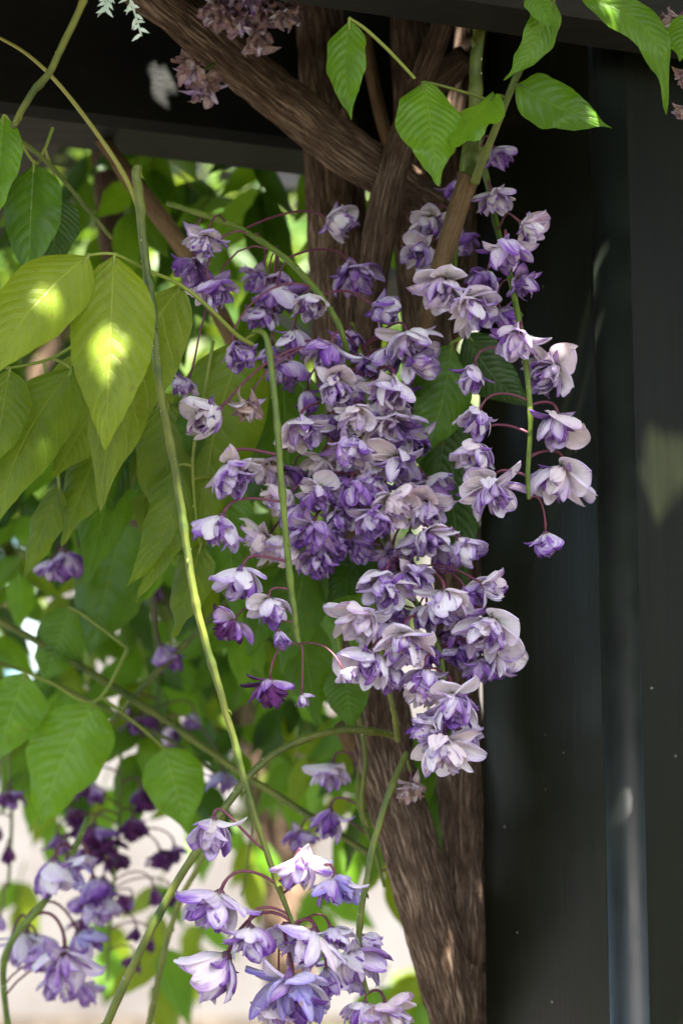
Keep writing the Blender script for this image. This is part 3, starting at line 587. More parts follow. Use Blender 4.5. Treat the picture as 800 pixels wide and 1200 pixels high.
raceme('blurred bluish lilac cluster hanging in front of the pale house wall',
 [(104, 958, 1.44, 4), (80, 1010, 1.43, 4.5), (50, 1060, 1.42, 4.6), (16, 1100, 1.42, 4.6), (4, 1140, 1.42, 4.4), (10, 1205, 1.42, 4)],
 [(60, 1027, 64, 'h', K(-100, 15, 20)), (86, 1020, 48, 'u', K(-60, 15, 0)), (75, 1138, 78, 'h', K(-90, 20, 20)), (28, 1112, 60, 'h', K(-100, 15, dz=.05)), (46, 1118, 50, 'v', K(-80, 15, dz=.06)), (100, 1108, 56, 'u', K(-60, 10, dz=.08)), (62, 1160, 40, 'v', K(-100, 10, dz=.04)), (98, 1166, 44, 'v', K(-80, 10, dz=.06)), (112, 1046, 54, 'h', K(-80, 15, dz=.08)), (118, 1066, 48, 'h', K(-70, 15, dz=.1))], 1.42, far=True, sag=.8, fs=1.1)
raceme('dark plum cluster of small closed blooms hanging in front of the pale house wall',
 [(142, 880, 1.64, 2.4), (140, 960, 1.64, 2.4), (134, 1030, 1.64, 2.4), (128, 1100, 1.64, 2.2), (126, 1150, 1.64, 1.6)],
 [(110, 985, 50, 'd', K(-90, 10)), (156, 972, 40, 'd', K(-90, 5)), (168, 937, 40, 'd', K(-80, 5)), (103, 930, 38, 'd', K(-100, 5)), (192, 1008, 34, 'd', K(-70, 5)), (182, 1050, 28, 'd', K(-80, 5)), (200, 1055, 20, 'd'), (177, 1108, 20, 'd'), (157, 1130, 22, 'd'), (96, 1088, 30, 'd', K(-90, 5)), (122, 1000, 44, 'd', K(-80, 5)), (104, 1008, 40, 'd'), (85, 960, 32, 'd'), (135, 1012, 34, 'd'), (118, 1040, 36, 'd'), (150, 1060, 28, 'd'), (70, 990, 34, 'd'), (92, 1060, 30, 'd'), (205, 1000, 26, 'd'), (160, 1095, 22, 'd')], 1.64, far=True, sag=.8, dots=0, fs=1.2)
raceme('dark mauve blooms dimly seen at the edge of the broad left leaves',
 [(10, 880, 1.66, 2.4), (14, 960, 1.66, 2.4), (10, 1040, 1.66, 2)],
 [(12, 938, 40, 'd', K(-80, 5)), (9, 1002, 32, 'd', K(-90, 5)), (-8, 975, 36, 'd'), (-4, 1080, 30, 'v')], 1.66, far=True, sag=.8, dots=0)
raceme('dull plum cluster half hidden behind the crossing green stems',
 [(170, 600, 1.70, 2.4), (178, 700, 1.70, 2.4), (186, 800, 1.7, 2.4), (180, 870, 1.7, 2)],
 [(77, 662, 60, 'v', K(-80, 10, dz=-.27)), (196, 770, 54, 'v', K(-60, 10, dz=-.24)), (60, 668, 44, 'v', K(-100, 10, dz=-.26)), (180, 695, 34, 'd', K(-90, 5)), (165, 852, 42, 'd', K(-90, 5)), (200, 862, 44, 'v', K(-60, 5)), (152, 838, 34, 'd', K(-90, 5)), (100, 635, 34, 'd'), (262, 918, 44, 'u', K(-90, 5, dz=-.2)), (225, 845, 32, 'v')], 1.70, far=True, dots=0)
raceme('dry brownish bunch of faded blooms caught on the thick slanting limb',
 [(262, -30, 1.26, 3), (280, -5, 1.25, 3), (296, 22, 1.245, 3)],
 [(248, 16, 56, 'w', K(-140, 20)), (278, 24, 58, 'w', K(-90, 30)), (302, 50, 52, 'w', K(-80, 25)), (318, 22, 52, 'w', K(-60, 20)), (340, 20, 50, 'w', K(-50, 20)), (268, -4, 56, 'w'), (300, 4, 54, 'w'), (336, -2, 50, 'w', K(-50, 20))], 1.245, name='faded_flower_cluster', group=None, jit=.005)
raceme('two shrivelled blooms hanging below the thick slanting limb',
 [(252, 74, 1.27, 2.5), (240, 82, 1.265, 2.2), (230, 88, 1.26, 2)],
 [(218, 82, 52, 'w', K(-150, 20)), (239, 108, 54, 'w', K(-80, 25))], 1.255, name='faded_flower_cluster', group=None, dots=0)
raceme('small withered blooms at the end of the dark beam by the green leaf',
 [(812, -20, 1.15, 2), (806, 60, 1.15, 2), (806, 130, 1.15, 1.6)],
 [(783, 26, 34, 'w', K(-150, 20)), (800, 94, 34, 'w', K(-120, 20)), (798, 132, 26, 'w', K(-120, 20))], 1.15, name='faded_flower_cluster', group=None, dots=0)

# ------------------------------------------------------------------ leaves
PROF = [(0, .02), (.03, .30), (.08, .58), (.16, .84), (.26, .97), (.36, 1), (.48, .95), (.6, .79), (.7, .6), (.79, .40), (.87, .23), (.93, .13), (.98, .07), (1, .0)]
def prof_at(v):
    for (a, wa), (b_, wb) in zip(PROF, PROF[1:]):
        if v <= b_: t = (v - a) / (b_ - a); t = t * t * (3 - 2 * t) * .5 + t * .5; return wa + (wb - wa) * t
    return 0
def leaf_data(base, tip, width, face, mat, sag=0, fold=.25, wave=.04, seed=0, nu=10, nv=20, side=0, tipcurl=0, rollover=0):
    """leaf blade from base to tip (world points); face = direction the upper side looks; side = sideways sweep"""
    rs = random.Random(seed); ax = tip - base; L = ax.length; t = ax / L
    nrm = (face - t * face.dot(t)).normalized(); sd = t.cross(nrm).normalized()
    vs = []; uvs = []; fs = []; p1, p2, p3 = [rs.random() * 6.28 for _ in range(3)]
    for j in range(nv + 1):
        v = j / nv; v = v * .85 + .15 * v * v * (3 - 2 * v)
        c = base + ax * v + nrm * (sag * L * 4 * v * (1 - v)) + sd * (side * L * math.sin(math.pi * v)) - nrm * tipcurl * L * max(0, v - .6) ** 2 * 4
        hw = width * .5 * prof_at(v)
        rl = rollover * (v - .4)
        s2 = sd * math.cos(rl) + nrm * math.sin(rl); n2 = nrm * math.cos(rl) - sd * math.sin(rl)
        for i in range(nu + 1):
            u = i / nu * 2 - 1; au = abs(u)
            fo = fold * (1 if fold > 0 else 1)
            p = c + s2 * (u * hw * math.cos(fo * au)) + n2 * (hw * au * math.sin(fo) * .9 - hw * .18 * au * au * 2.2 * (1 if fold > 0 else -.4))
            wv = wave * width * au ** 1.6 * (math.sin(v * 15 + p1 + (1.7 if u > 0 else 0)) + .6 * math.sin(v * 26 + p2 + u))
            p = p + n2 * wv + sd * (wave * .35 * width * au * au * u * math.sin(v * 21 + p3))
            vs.append(p); uvs.append((i / nu, v))
    for j in range(nv):
        for i in range(nu):
            k = j * (nu + 1) + i; fs.append((k, k + 1, k + nu + 2, k + nu + 1))
    return mesh_data('leaflet', vs, fs, mat, uvs)
def spray(label, stalk, leaves, group=None, name='leaf_spray', mat=M_leafstalk, dots=0, cat='leaves'):
    """stalk: list of picture points; leaves: (bx,by,bd, tx,ty,td, width px, colour, options)"""
    pts = PP(*stalk); root = empty(name, pts[0][0], label, cat, group)
    me, path = stem_mesh('leaf_stalk', pts, mat, 40, 8, dots); ob('leaf_stalk', me, root)
    for k, lf in enumerate(leaves):
        bx_, by_, bd_, tx, ty_, td, wd, mk = lf[:8]; kw = dict(lf[8]) if len(lf) > 8 else {}
        roll = kw.pop('roll', 0); fx, fy = kw.pop('lean', (0, .35))
        B = P(bx_, by_, bd_); T = P(tx, ty_, td); face = (-cf + cr * fx + cu * fy)
        a = (T - B).normalized(); face = Quaternion(a, R(roll)) @ face
        # short leaf stalklet that really reaches the stem
        q, r_ = min(path, key=lambda e: (e[0] - B).length)
        me = leaf_data(B, T, wd * (bd_ + td) * .5 / FPX, face, LM[mk], seed=int(bx_ * 3 + ty_), **kw)
        o = ob('leaflet', me, root)
        mb = MB(); rr = 1.9 * bd_ / FPX
        tube(mb, [(q, rr), ((q + B) * .5 + Vector((0, 0, .001)), rr), (B, rr), (B + a * .006, rr * .6)], 8, 6)
        so_ = ob('leaflet_stalk', mb.data('leaflet_stalk', mat)); so_.parent = o
    return root

spray('broad yellow-green drooping leaf spray dappled with sun beside the knobbly stem',
 [(296, 404, 1.20, 3.2), (277, 392, 1.19, 3), (240, 356, 1.17, 2.8), (210, 333, 1.16, 2.6), (172, 316, 1.14, 2.4), (134, 298, 1.12, 2.2), (104, 299, 1.115, 1.8)],
 [(104, 300, 1.115, -12, 446, 1.08, 92, 'young', dict(roll=-14, side=.07, fold=.16, wave=.026)), (134, 300, 1.12, 124, 533, 1.085, 102, 'young', dict(fold=.14, wave=.024, tipcurl=-.05)),
  (212, 334, 1.165, 118, 602, 1.15, 104, 'young', dict(roll=16, side=.1, fold=.2, wave=.026))])
spray('long drooping green leaf spray behind the sunlit yellow-green leaves',
 [(150, 372, 1.26, 2.4), (110, 390, 1.24, 2.4), (60, 420, 1.22, 2.2), (8, 432, 1.20, 1.8)],
 [(12, 434, 1.2, -10, 556, 1.18, 66, 'olive', dict(roll=10)), (84, 432, 1.21, -6, 618, 1.19, 88, 'olive', dict(roll=-8, side=.06, wave=.02)), (88, 414, 1.23, 2, 548, 1.22, 46, 'young', dict(roll=40, side=.12, wave=.05)),
  (122, 505, 1.26, 72, 640, 1.24, 62, 'olive', dict(roll=12)), (150, 480, 1.28, 100, 690, 1.28, 84, 'green', dict(roll=-6)), (196, 470, 1.25, 196, 640, 1.24, 76, 'olive', dict(roll=-14)), (116, 470, 1.24, 62, 560, 1.23, 60, 'olive', dict(roll=-20)), (70, 570, 1.25, 28, 680, 1.25, 46, 'olive', dict(roll=18)), (170, 470, 1.28, 128, 600, 1.28, 70, 'green', dict(roll=18))])
spray('olive leaf spray curling beside the sparse purple flower stem',
 [(250, 400, 1.26, 2.4), (238, 470, 1.25, 2.4), (226, 540, 1.24, 2.2), (232, 630, 1.24, 2)],
 [(210, 545, 1.24, 148, 688, 1.22, 58, 'olive', dict(roll=-18, side=-.1)), (214, 596, 1.24, 160, 706, 1.22, 44, 'olive', dict(roll=30)), (236, 638, 1.25, 203, 748, 1.25, 56, 'olive', dict(roll=20)), (190, 500, 1.27, 170, 650, 1.27, 66, 'olive'), (262, 560, 1.26, 280, 740, 1.26, 70, 'green', dict(roll=10)), (240, 480, 1.25, 150, 588, 1.25, 56, 'green', dict(roll=-12))])
spray('large olive green leaf hanging behind the spaced purple blooms',
 [(330, 350, 1.28, 2.6), (310, 380, 1.27, 2.6), (288, 398, 1.26, 2.4)],
 [(288, 398, 1.26, 240, 642, 1.25, 112, 'olive', dict(roll=-10, fold=.16, wave=.02, side=.06)), (330, 420, 1.30, 345, 640, 1.29, 96, 'green', dict(roll=12))], name='leaf')
spray('dark green leaf spray under the beam at the upper shoots',
 [(62, 150, 1.24, 2.4), (52, 176, 1.23, 2.2), (40, 190, 1.22, 2), (10, 140, 1.20, 1.8)],
 [(40, 192, 1.22, 33, 332, 1.20, 76, 'green', dict(roll=10, fold=.3)), (4, 136, 1.20, -4, 256, 1.18, 52, 'bright', dict(roll=10)), (70, 230, 1.26, 60, 320, 1.26, 56, 'dark')])
spray('bright green leaf spray of broad pointed leaves over the crossing stems',
 [(150, 760, 1.42, 2.4), (112, 822, 1.42, 2.4), (60, 800, 1.42, 2.2), (24, 786, 1.42, 2)],
 [(112, 824, 1.42, 46, 974, 1.40, 98, 'bright', dict(roll=-6, fold=.28, wave=.06, side=.05)), (30, 790, 1.42, -8, 896, 1.42, 80, 'bright', dict(roll=10, fold=.22)), (192, 876, 1.44, 222, 978, 1.43, 76, 'bright', dict(roll=8, fold=.26)), (84, 712, 1.45, 48, 806, 1.45, 66, 'green', dict(roll=6))])
spray('single large green leaf hanging above the crossing stems',
 [(160, 570, 1.45, 2.4), (150, 600, 1.45, 2.4), (146, 610, 1.45, 2)], [(146, 610, 1.45, 104, 772, 1.44, 104, 'green', dict(roll=8, fold=.2))], name='leaf')
spray('dark green leaf spray behind the flowers at the post edge',
 [(560, 372, 1.245, 2.6), (545, 392, 1.245, 2.6), (528, 402, 1.245, 2.4)],
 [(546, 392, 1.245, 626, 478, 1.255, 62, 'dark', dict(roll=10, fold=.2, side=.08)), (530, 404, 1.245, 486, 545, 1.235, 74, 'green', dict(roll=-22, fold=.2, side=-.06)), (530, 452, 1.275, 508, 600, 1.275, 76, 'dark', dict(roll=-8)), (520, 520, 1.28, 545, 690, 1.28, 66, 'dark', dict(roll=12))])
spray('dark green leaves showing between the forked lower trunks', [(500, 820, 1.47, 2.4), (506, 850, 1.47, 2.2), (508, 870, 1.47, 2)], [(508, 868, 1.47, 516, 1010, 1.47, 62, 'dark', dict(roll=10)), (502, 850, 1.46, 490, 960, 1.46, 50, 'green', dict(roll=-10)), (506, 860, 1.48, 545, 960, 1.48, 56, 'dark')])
spray('mid green leaf spray under the crowded central blooms',
 [(440, 630, 1.28, 2.4), (410, 640, 1.28, 2.4), (360, 650, 1.28, 2.2), (330, 660, 1.28, 2)],
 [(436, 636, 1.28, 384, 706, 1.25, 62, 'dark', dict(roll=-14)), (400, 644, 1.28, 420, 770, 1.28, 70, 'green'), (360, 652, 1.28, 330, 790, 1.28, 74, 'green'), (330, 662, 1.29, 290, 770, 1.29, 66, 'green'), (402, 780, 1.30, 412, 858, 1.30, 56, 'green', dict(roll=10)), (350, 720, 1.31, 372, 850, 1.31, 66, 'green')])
spray('pointed bright green leaf hanging from the dark front beam',
 [(486, 92, 1.16, 2.2), (456, 60, 1.155, 2.4), (428, 34, 1.15, 2.4), (410, 22, 1.15, 2)], [(409, 24, 1.15, 411, 140, 1.13, 50, 'bright', dict(roll=8, fold=.3, wave=.06, side=.04))], name='leaf')
# leafy shoot rising from the cut cane
spray('fresh green leafy shoot rising from the cut cane across the dark beam',
 [(556, 214, 1.20, 7), (572, 172, 1.19, 5.5), (596, 112, 1.175, 5), (618, 62, 1.165, 4.4), (640, 18, 1.15, 3.6), (664, -40, 1.14, 3)],
 [(496, 96, 1.165, 514, 214, 1.14, 78, 'bright', dict(roll=-6, fold=.2, lean=(0, .6), wave=.06, tipcurl=.08)), (580, 112, 1.17, 530, 178, 1.14, 62, 'bright', dict(roll=20, fold=.25, lean=(0, .7), wave=.07, side=.06)), (604, 98, 1.17, 714, 144, 1.15, 64, 'bright', dict(roll=14, fold=.32, side=.05, tipcurl=.22, wave=.06)),
  (646, -6, 1.15, 590, 94, 1.15, 46, 'bright', dict(roll=-20, fold=.5, side=-.1, wave=.07)), (620, -12, 1.14, 648, 34, 1.14, 34, 'bright', dict(fold=.4))], mat=M_stem, dots=6, name='leafy_shoot')
spray('bright curled leaf trailing over the beam end above the post',
 [(666, -30, 1.14, 2.4), (676, -14, 1.14, 2.2), (684, -4, 1.14, 2)], [(682, -6, 1.14, 780, 122, 1.12, 50, 'bright', dict(roll=12, fold=.35, side=-.2, wave=.09, tipcurl=.3))], name='leaf')
spray('green leaf at the end of the front beam beside small withered blooms',
 [(830, -10, 1.13, 2.4), (818, 4, 1.13, 2.2), (808, 14, 1.13, 2)], [(806, 16, 1.13, 796, 72, 1.12, 46, 'bright', dict(roll=10))], name='leaf')
def shoot(label, pts, mat=M_stem, dots=20, name='green_shoot'):
    p = PP(*pts); root_me, _ = stem_mesh(name, p, mat, 80, 10, dots)
    root_me.transform(Matrix.Translation(-p[0][0])); o = ob(name, root_me, None, p[0][0]); return tag(o, label, 'shoot')
shoot('thick green shoot standing up from the cut cane', [(553, 212, 1.205, 10), (553, 180, 1.21, 9), (556, 120, 1.22, 8.5), (560, 40, 1.23, 8), (562, -40, 1.24, 7)], dots=8)
shoot('long green stem arching down from the trunk across the pale wall', [(462, 862, 1.30, 4.5), (430, 856, 1.28, 5), (385, 858, 1.27, 5), (330, 878, 1.26, 5), (285, 918, 1.25, 5), (225, 1005, 1.24, 5.4), (172, 1100, 1.24, 5.6), (118, 1215, 1.24, 5.8)], dots=60)
shoot('blurred green stem crossing behind the broad leaves to the trunk', [(-20, 716, 1.46, 4.8), (100, 784, 1.45, 5), (200, 848, 1.44, 5), (275, 900, 1.42, 5), (350, 948, 1.40, 5), (432, 1000, 1.38, 4.5)], dots=20)
shoot('thin green stem running below the crossing stem', [(-20, 770, 1.55, 2.6), (60, 800, 1.55, 2.6), (140, 838, 1.53, 2.6), (206, 872, 1.52, 2.6), (270, 920, 1.5, 2.4)], dots=0)
shoot('dark green stem slanting down left behind the knobbly stem', [(330, 640, 1.46, 4), (240, 732, 1.46, 4), (180, 792, 1.46, 4), (128, 850, 1.46, 3.6)], dots=4)
shoot('dark thin stem hanging beside the long arching stem', [(262, 955, 1.40, 3.4), (236, 1008, 1.40, 3.6), (202, 1080, 1.40, 3.8), (172, 1212, 1.40, 4)], dots=10)
shoot('green shoot slanting up across the dark beam at its left end', [(112, -30, 1.14, 4.6), (82, 36, 1.15, 4.8), (58, 84, 1.16, 4.8), (36, 112, 1.17, 4.8), (16, 148, 1.18, 4.6)], dots=8, mat=M_stem)
shoot('thin yellowish stem bending down across the dark beam', [(-20, 34, 1.20, 2), (30, 62, 1.20, 2.4), (72, 102, 1.20, 2.8), (122, 168, 1.20, 3.2), (150, 214, 1.20, 3.4), (168, 260, 1.21, 3.2)], dots=0, mat=M_stemy)
shoot('thin green stem drooping under the beam among dark leaves', [(4, 150, 1.22, 2.6), (50, 185, 1.22, 3), (84, 222, 1.23, 3), (132, 280, 1.24, 2.8)], dots=2, mat=M_stem)
shoot('short green stem beside the lower trunk', [(446, 760, 1.26, 3.4), (456, 808, 1.27, 3.6), (462, 840, 1.27, 3.8), (466, 868, 1.28, 3.8)], dots=2)
shoot('drooping green stem ending in a bud beside the lower trunk', [(412, 800, 1.33, 3), (428, 880, 1.33, 3.4), (424, 940, 1.335, 3.6), (432, 968, 1.34, 3.6)], dots=6)
shoot('thin stem trailing down before the pale wall among dark plum blooms', [(302, 905, 1.50, 1.8), (296, 960, 1.50, 1.8), (288, 1030, 1.5, 1.6), (282, 1050, 1.5, 1.4)], dots=0)
# silvery unfolding leaf tip hanging over the beam
tipr = empty('unfolding_leaf_tip', P(152, -6, 1.12), 'silvery unfolding leaf tips hanging over the dark beam', 'leaf tip')
for (x0, y0, x1, y1) in ((150, -8, 166, 46), (128, -10, 122, 18)):
    me, path = stem_mesh('stalk', PP((x0, y0, 1.12, 1.6), ((x0 + x1) / 2, (y0 + y1) / 2 - 4, 1.115, 1.5), (x1, y1 - 4, 1.11, 1.2)), M_silver, 16, 6, 0); ob('stalk', me, tipr)
    for k in range(11):
        p = path[2 + int(k * 1.2)][0]; a = R(-90 + (1 if k % 2 else -1) * rnd.uniform(20, 75)); t = p + axis_of(a, R(rnd.uniform(-10, 40))) * rnd.uniform(9, 17) * 1.12 / FPX
        ob('leaflet', leaf_data(p, t, 5.5 * 1.12 / FPX, -cf + cu * .3, M_silver, nu=4, nv=6, fold=.6, seed=k), tipr)

# ------------------------------------------------------------------ leaf sprays behind (each with its own stalk and leaflets)
BGL = 'soft green wisteria leaf spray hanging in the mass behind the flowers'
PROTO_L = {}
for mk in LM:
    PROTO_L[mk] = [leaf_data(Vector((0, 0, 0)), Vector((0, 0, -1)), rnd.uniform(.40, .5), Vector((0, -1, .2)), LM[mk], sag=rnd.uniform(-.03, .06), fold=rnd.uniform(.1, .35), wave=.035, seed=k, nu=6, nv=12, side=rnd.uniform(-.06, .06)) for k in range(4)]
def bg_spray(top, length, lean, leaf_len, cols, npair, rs, label=BGL, group='leaf sprays behind the flowers', name='leaf_spray'):
    root = empty(name, top, label, 'leaves', group)
    end = top + Vector((lean[0], lean[1], -1)).normalized() * length
    mid = (top + end) / 2 + Vector((lean[0], lean[1], .6)) * length * .22
    me, path = stem_mesh('leaf_stalk', [(top, .0013), (mid, .0012), (end, .0008)], M_leafstalk, 16, 6, 0); ob('leaf_stalk', me, root)
    for k in range(npair * 2 + 1):
        last = k == npair * 2; q = path[-1][0] if last else path[min(15, 3 + int((k // 2 + .5) / npair * 12))][0]
        s_ = 0 if last else (1 if k % 2 else -1)
        mk = rs.choice(cols); me = rs.choice(PROTO_L[mk]); o = bpy.data.objects.new('leaflet', me); col.objects.link(o); o.parent = root
        L = leaf_len * rs.uniform(.75, 1.15)
        rot = Matrix.Rotation(rs.uniform(-.5, .5), 4, 'Z') @ Matrix.Rotation(s_ * rs.uniform(-.95, -.3), 4, 'Y') @ Matrix.Rotation(rs.uniform(-.5, .35), 4, 'X') @ Matrix.Rotation(rs.uniform(-.6, .6), 4, 'Z')
        o.matrix_basis = Matrix.Translation(q - root.location) @ rot @ Matrix.Scale(L, 4)
    return root
rs = random.Random(5)
bgspots = []
def BGK(x, y):
    if y < 350: return 'green leaf spray hanging in the shade just below the rear beam', 'leaf sprays below the rear beam'
    if x > 225: return 'soft green leaf spray hanging behind the lilac blooms', 'leaf sprays behind the blooms'
    return 'out of focus green leaf spray behind the yellow-green drooping leaves', 'leaf sprays behind the drooping leaves'
for (x, y, d) in [(60, 130, 1.75), (150, 150, 1.62), (230, 160, 1.58), (300, 170, 1.55), (345, 180, 1.52), (200, 250, 1.7), (280, 260, 1.66), (20, 260, 1.8), (110, 300, 1.72), (330, 330, 1.62), (30, 420, 1.62), (110, 440, 1.56), (180, 430, 1.52), (250, 520, 1.52), (320, 540, 1.5),
                  (380, 640, 1.52), (330, 690, 1.5), (280, 620, 1.62), (210, 620, 1.6), (130, 560, 1.66), (60, 560, 1.66), (10, 600, 1.66), (90, 640, 1.75), (300, 720, 1.75), (240, 720, 1.7), (380, 740, 1.62), (170, 660, 1.85), (60, 690, 1.85), (10, 720, 1.8), (270, 780, 1.95), (350, 800, 1.8), (120, 740, 1.95), (410, 600, 1.5), (400, 500, 1.52), (40, 800, 1.75), (110, 830, 1.8), (170, 800, 1.7), (230, 820, 1.75), (290, 850, 1.8), (330, 870, 1.7), (60, 850, 1.9), (200, 760, 1.9), (380, 860, 1.6), (260, 880, 1.95), (0, 830, 1.9), (330, 830, 1.95), (400, 820, 1.55)]:
    bgspots.append((x, y, d))
for x, y, d in bgspots:
    top = P(x + rs.uniform(-15, 15), y - 50, d)
    bg_spray(top, rs.uniform(.06, .11), (rs.uniform(-.5, .5), rs.uniform(-.3, .3)), rs.uniform(.05, .068), ['green', 'green', 'bright', 'olive', 'dark'] if y > 350 else ['green', 'dark', 'bright'], rs.choice((2, 3)), rs, *BGK(x, y))
for x, y, d, L in [(190, 1080, 1.95, .085), (490, 1110, 1.9, .085), (455, 1130, 2.0, .07), (200, 1010, 2.0, .05), (470, 940, 1.7, .06), (420, 900, 1.7, .06), (560, 1130, 1.75, .06), (70, 905, 2.2, .075), (130, 900, 2.3, .075), (250, 930, 2.3, .07), (300, 960, 2.2, .07), (30, 1010, 2.4, .07), (230, 1060, 2.5, .08), (120, 1060, 2.5, .07), (380, 1010, 2.2, .07)]:
    bg_spray(P(x, y, d), .05, (rs.uniform(-.3, .3), 0), L, ['bright', 'young'], 1, rs, 'lime green leaf spray hanging low before the pale wall', 'lime leaf sprays before the wall')

# ------------------------------------------------------------------ tree and shrubs in the garden between vine and house
def tree(name, label, base, h, crown_c, crown_r, nleaf, leaf, mats, seed):
    rs = random.Random(seed); root = empty(name, base, label, 'tree' if 'tree' in name else 'shrub')
    mb = MB(); top = Vector((crown_c[0], crown_c[1], crown_c[2]))
    tube(mb, [(base, h * .03), (base.lerp(top, .5) + Vector((.03, 0, 0)), h * .022), (top, h * .012)], 16, 10)
    for k in range(9):
        a = k * 2.4; e = top + Vector((math.cos(a) * crown_r[0] * .8, math.sin(a) * crown_r[1] * .8, rs.uniform(-.5, .7) * crown_r[2])); s_ = base.lerp(top, rs.uniform(.45, .95))
        tube(mb, [(s_, h * .011), ((s_ + e) / 2 + Vector((0, 0, .05 * h)), h * .007), (e, h * .003)], 10, 6)
    ob('trunk', mb.data('trunk', M_bark), root)
    mb = MB(); clumps = []
    for _ in range(46):
        v = Vector((rs.gauss(0, 1), rs.gauss(0, 1), rs.gauss(0, 1))).normalized() * rs.uniform(.45, 1)
        clumps.append((top + Vector((v.x * crown_r[0], v.y * crown_r[1], v.z * crown_r[2])), rs.uniform(.18, .34) * min(crown_r)))
    for _ in range(nleaf):
        cc, rr = rs.choice(clumps); v = Vector((rs.gauss(0, 1), rs.gauss(0, 1), rs.gauss(0, 1))) * rr * .75; p = cc + v
        t = Vector((rs.gauss(0, .6), rs.gauss(0, .6), -rs.uniform(.1, 1))).normalized(); nn = Vector((rs.gauss(0, .7), rs.gauss(0, .7), 1)); sd = t.cross(nn).normalized(); L = leaf * rs.uniform(.7, 1.2)
        n_ = sd.cross(t) * .12 * L
        mb.add([p, p + t * L * .4 + sd * L * .24 + n_, p + t * L * .45, p + t * L * .4 - sd * L * .24 + n_, p + t * L], [(0, 1, 2), (0, 2, 3), (2, 1, 4), (3, 2, 4)], [(.5, 0), (1, .4), (.5, .45), (0, .4), (.5, 1)], rs.randrange(len(mats)))
    ob('crown', mb.data('crown', mats, False), root)
def foliage_simple(name, c, tint, tr=.4):
    b = NB(name); g = b.n('ShaderNodeTexCoord').outputs['Object']; cc = b.ramp(b.noise(g, 9, 3), [(.35, lin(c)), (.65, lin(tuple(int(q * 1.25) for q in c)))])
    p = b.principled(cc, .45, .4); t = b.n('ShaderNodeBsdfTranslucent'); t.inputs[0].default_value = lin(tint)
    m = b.n('ShaderNodeMixShader'); m.inputs[0].default_value = tr; b.l(p.outputs[0], m.inputs[1]); b.l(t.outputs[0], m.inputs[2]); return b.done(m.outputs[0])
MT = [foliage_simple('foliage_a', (66, 88, 26), (130, 150, 30)), foliage_simple('foliage_b', (48, 72, 22), (100, 130, 26)), foliage_simple('foliage_c', (84, 104, 30), (150, 165, 40))]
tree('garden_tree', 'leafy garden tree glimpsed in sunlight behind the vine', Vector((-.95, 2.6, 0)), 2.6, (-.88, 2.6, 2.5), (.95, .5, .74), 11000, .085, MT, 3)
tree('garden_tree', 'second garden tree showing behind the central blooms', Vector((-.12, 3.1, 0)), 2.5, (-.14, 3.1, 2.45), (.32, .32, .70), 4500, .085, MT, 8)
tree('garden_shrub', 'low green shrub behind the lower trunk', Vector((.28, 2.2, 0)), 1.3, (.26, 2.2, 1.28), (.32, .25, .24), 1500, .07, [MT[0], MT[2]], 4)

# ------------------------------------------------------------------ leafy roof of the pergola overhead (shades the scene; gaps let sun flecks through)
flecks = [(P(126, 404, 1.10), .007), (P(130, 376, 1.10), .004), (P(57, 350, 1.10), .002), (on_plane(187, 104, max(yR, pd + .002) - .001), .003),
          (P(228, 690, 1.14), .006), (P(215, 600, 1.14), .005), (P(240, 750, 1.14), .005), (P(405, 790, 1.16), .006), (P(356, 1012, 1.135), .008), (P(280, 890, 1.14), .005), (P(75, 1125, 1.42), .008)]
pz = (MFi @ CAM); pdv = MFi.to_3x3() @ ray(772, 552); tt = (.004 - pz.y) / pdv.y; sp = MF @ (pz + pdv * tt)
flecks += [(sp + Vector((.002, 0, .010)), .010), (sp - Vector((0, 0, .010)), .009), (sp + Vector((.022, .007, .012)), .006)]
MC = [foliage_simple('canopy_leaf_a', (50, 62, 30), (64, 70, 30), .22), foliage_simple('canopy_leaf_b', (42, 54, 28), (54, 62, 26), .22), foliage_simple('canopy_leaf_c', (60, 70, 34), (74, 78, 34), .22)]
rs = random.Random(21); mb = MB(); zc0, zc1 = Hb + .31, Hb + .56
cnt = 0
for k in range(20000):
    p = Vector((rs.uniform(-1.5, 1.5), rs.uniform(-.85, 1.25), rs.uniform(zc0, zc1)))
    if p.y > .3 and rs.random() < .45: continue
    a = rs.random() * 6.28; t = Vector((math.cos(a), math.sin(a), rs.uniform(-.7, .1))).normalized(); nn = Vector((rs.gauss(0, .35), rs.gauss(0, .35), 1)); sd = t.cross(nn).normalized(); L = rs.uniform(.06, .10)
    bad = False
    for q, r_ in flecks:
        w_ = p + t * L * .5 - q
        if (w_ - sun_dir * w_.dot(sun_dir)).length > r_ + L: continue
        for kk, hw_ in ((0, 0), (.18, .13), (.38, .23), (.6, .16), (.8, .08), (1, 0)):
            w_ = p + t * L * kk - q
            if (w_ - sun_dir * w_.dot(sun_dir)).length < r_ + hw_ * L * .9: bad = True; break
        if bad: break
    if bad: continue
    n_ = sd.cross(t) * .1 * L; cnt += 1
    mb.add([p, p + t * L * .35 + sd * L * .24 + n_, p + t * L * .4, p + t * L * .35 - sd * L * .24 + n_, p + t * L], [(0, 1, 2), (0, 2, 3), (2, 1, 4), (3, 2, 4)], [(.5, 0), (1, .35), (.5, .4), (0, .35), (.5, 1)], rs.randrange(3))
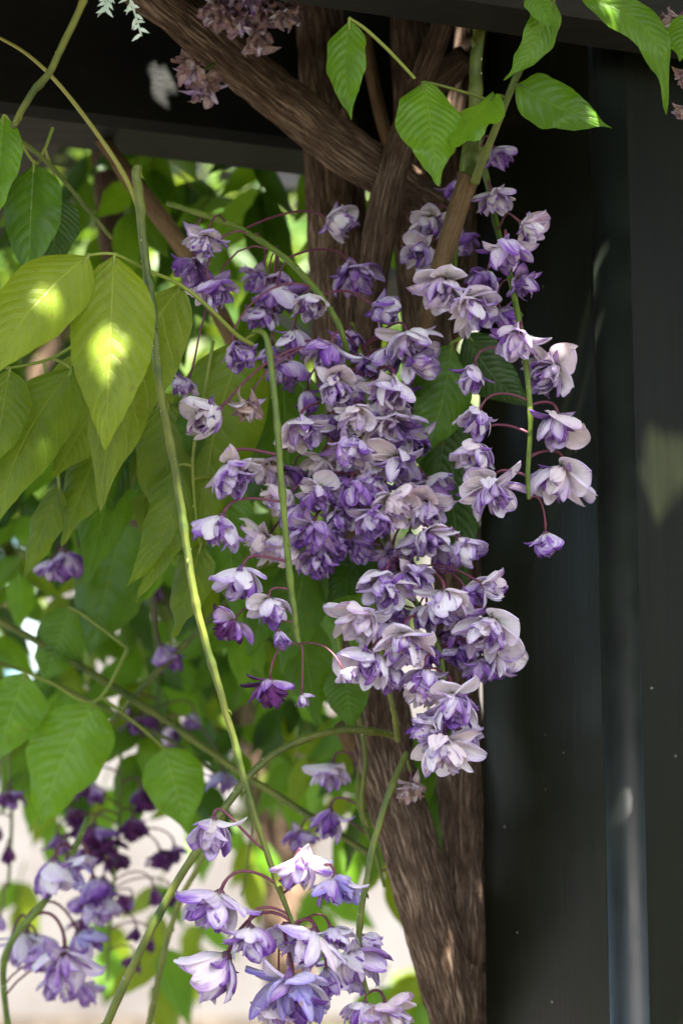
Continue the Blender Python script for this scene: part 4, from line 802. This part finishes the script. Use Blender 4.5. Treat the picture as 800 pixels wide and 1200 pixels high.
# small leaves that trim the gaps to fleck size
for q, r_ in flecks:
    for k in range(170):
        ang = rs.random() * 6.28; ux = sun_dir.orthogonal().normalized(); uy = sun_dir.cross(ux)
        off = (ux * math.cos(ang) + uy * math.sin(ang)); L = rs.uniform(.035, .05); z_ = rs.uniform(zc0, zc1)
        c_ = q + sun_dir * ((z_ - q.z) / sun_dir.z) + off * (r_ * rs.uniform(.9, 1.1) + L * rs.uniform(.5, .95))
        ok = all(((c_ - q2) - sun_dir * (c_ - q2).dot(sun_dir)).length > r2 + L * .38 for q2, r2 in flecks)
        if not ok: continue
        t = uy * rs.choice((-1, 1)); t = (ux * rs.uniform(-1, 1) + uy * rs.uniform(-1, 1)).normalized(); sd = t.cross(sun_dir).normalized(); p = c_ - t * L * .5
        mb.add([p, p + t * L * .35 + sd * L * .33, p + t * L * .4, p + t * L * .35 - sd * L * .33, p + t * L], [(0, 1, 2), (0, 2, 3), (2, 1, 4), (3, 2, 4)], [(.5, 0), (1, .35), (.5, .4), (0, .35), (.5, 1)], 0)
o = ob('canopy_foliage', mb.data('canopy_foliage', MC, False)); tag(o, 'dense leafy wisteria canopy spread over the pergola rafters', 'foliage', kind='stuff')
print('canopy leaves', cnt, 'objects', len(bpy.data.objects))

# ------------------------------------------------------------------ leafy screen added behind the photographer to block the low front sky
rs = random.Random(77); sky_screen = empty('added_hedge', (-1.2, -4.3, 0), 'green leafy screen added behind the camera to block low front sky', 'added_hedge')
mb = MB()
for k in range(20000):
    x = rs.uniform(-6.5, 2.6); z = rs.uniform(0, 1.8); y = -3.9 - rs.random() ** 2 * .35 + .08 * math.sin(x * 3 + z * 2)
    if rs.random() < .12: z = 1.8 + rs.uniform(-.05, .1); y = -3.9 - rs.random() * .8
    p = Vector((x, y, z)); t = Vector((rs.gauss(0, .6), rs.gauss(0, .5), -.5)).normalized(); sd = t.cross(Vector((rs.gauss(0, .5), 1, .4))).normalized(); L = rs.uniform(.05, .085)
    mb.add([p, p + t * L * .4 + sd * L * .3, p + t * L, p + t * L * .4 - sd * L * .3], [(0, 1, 2, 3)], None, rs.randrange(2))
ob('foliage', mb.data('foliage', [MT[0], MT[1]], False), sky_screen)['kind'] = 'stuff'
mb = MB(); boxm(mb, -6.4, 2.5, -4.6, -4.15, 0, 1.72); ob('screen_core', mb.data('screen_core', MT[1], False), sky_screen)
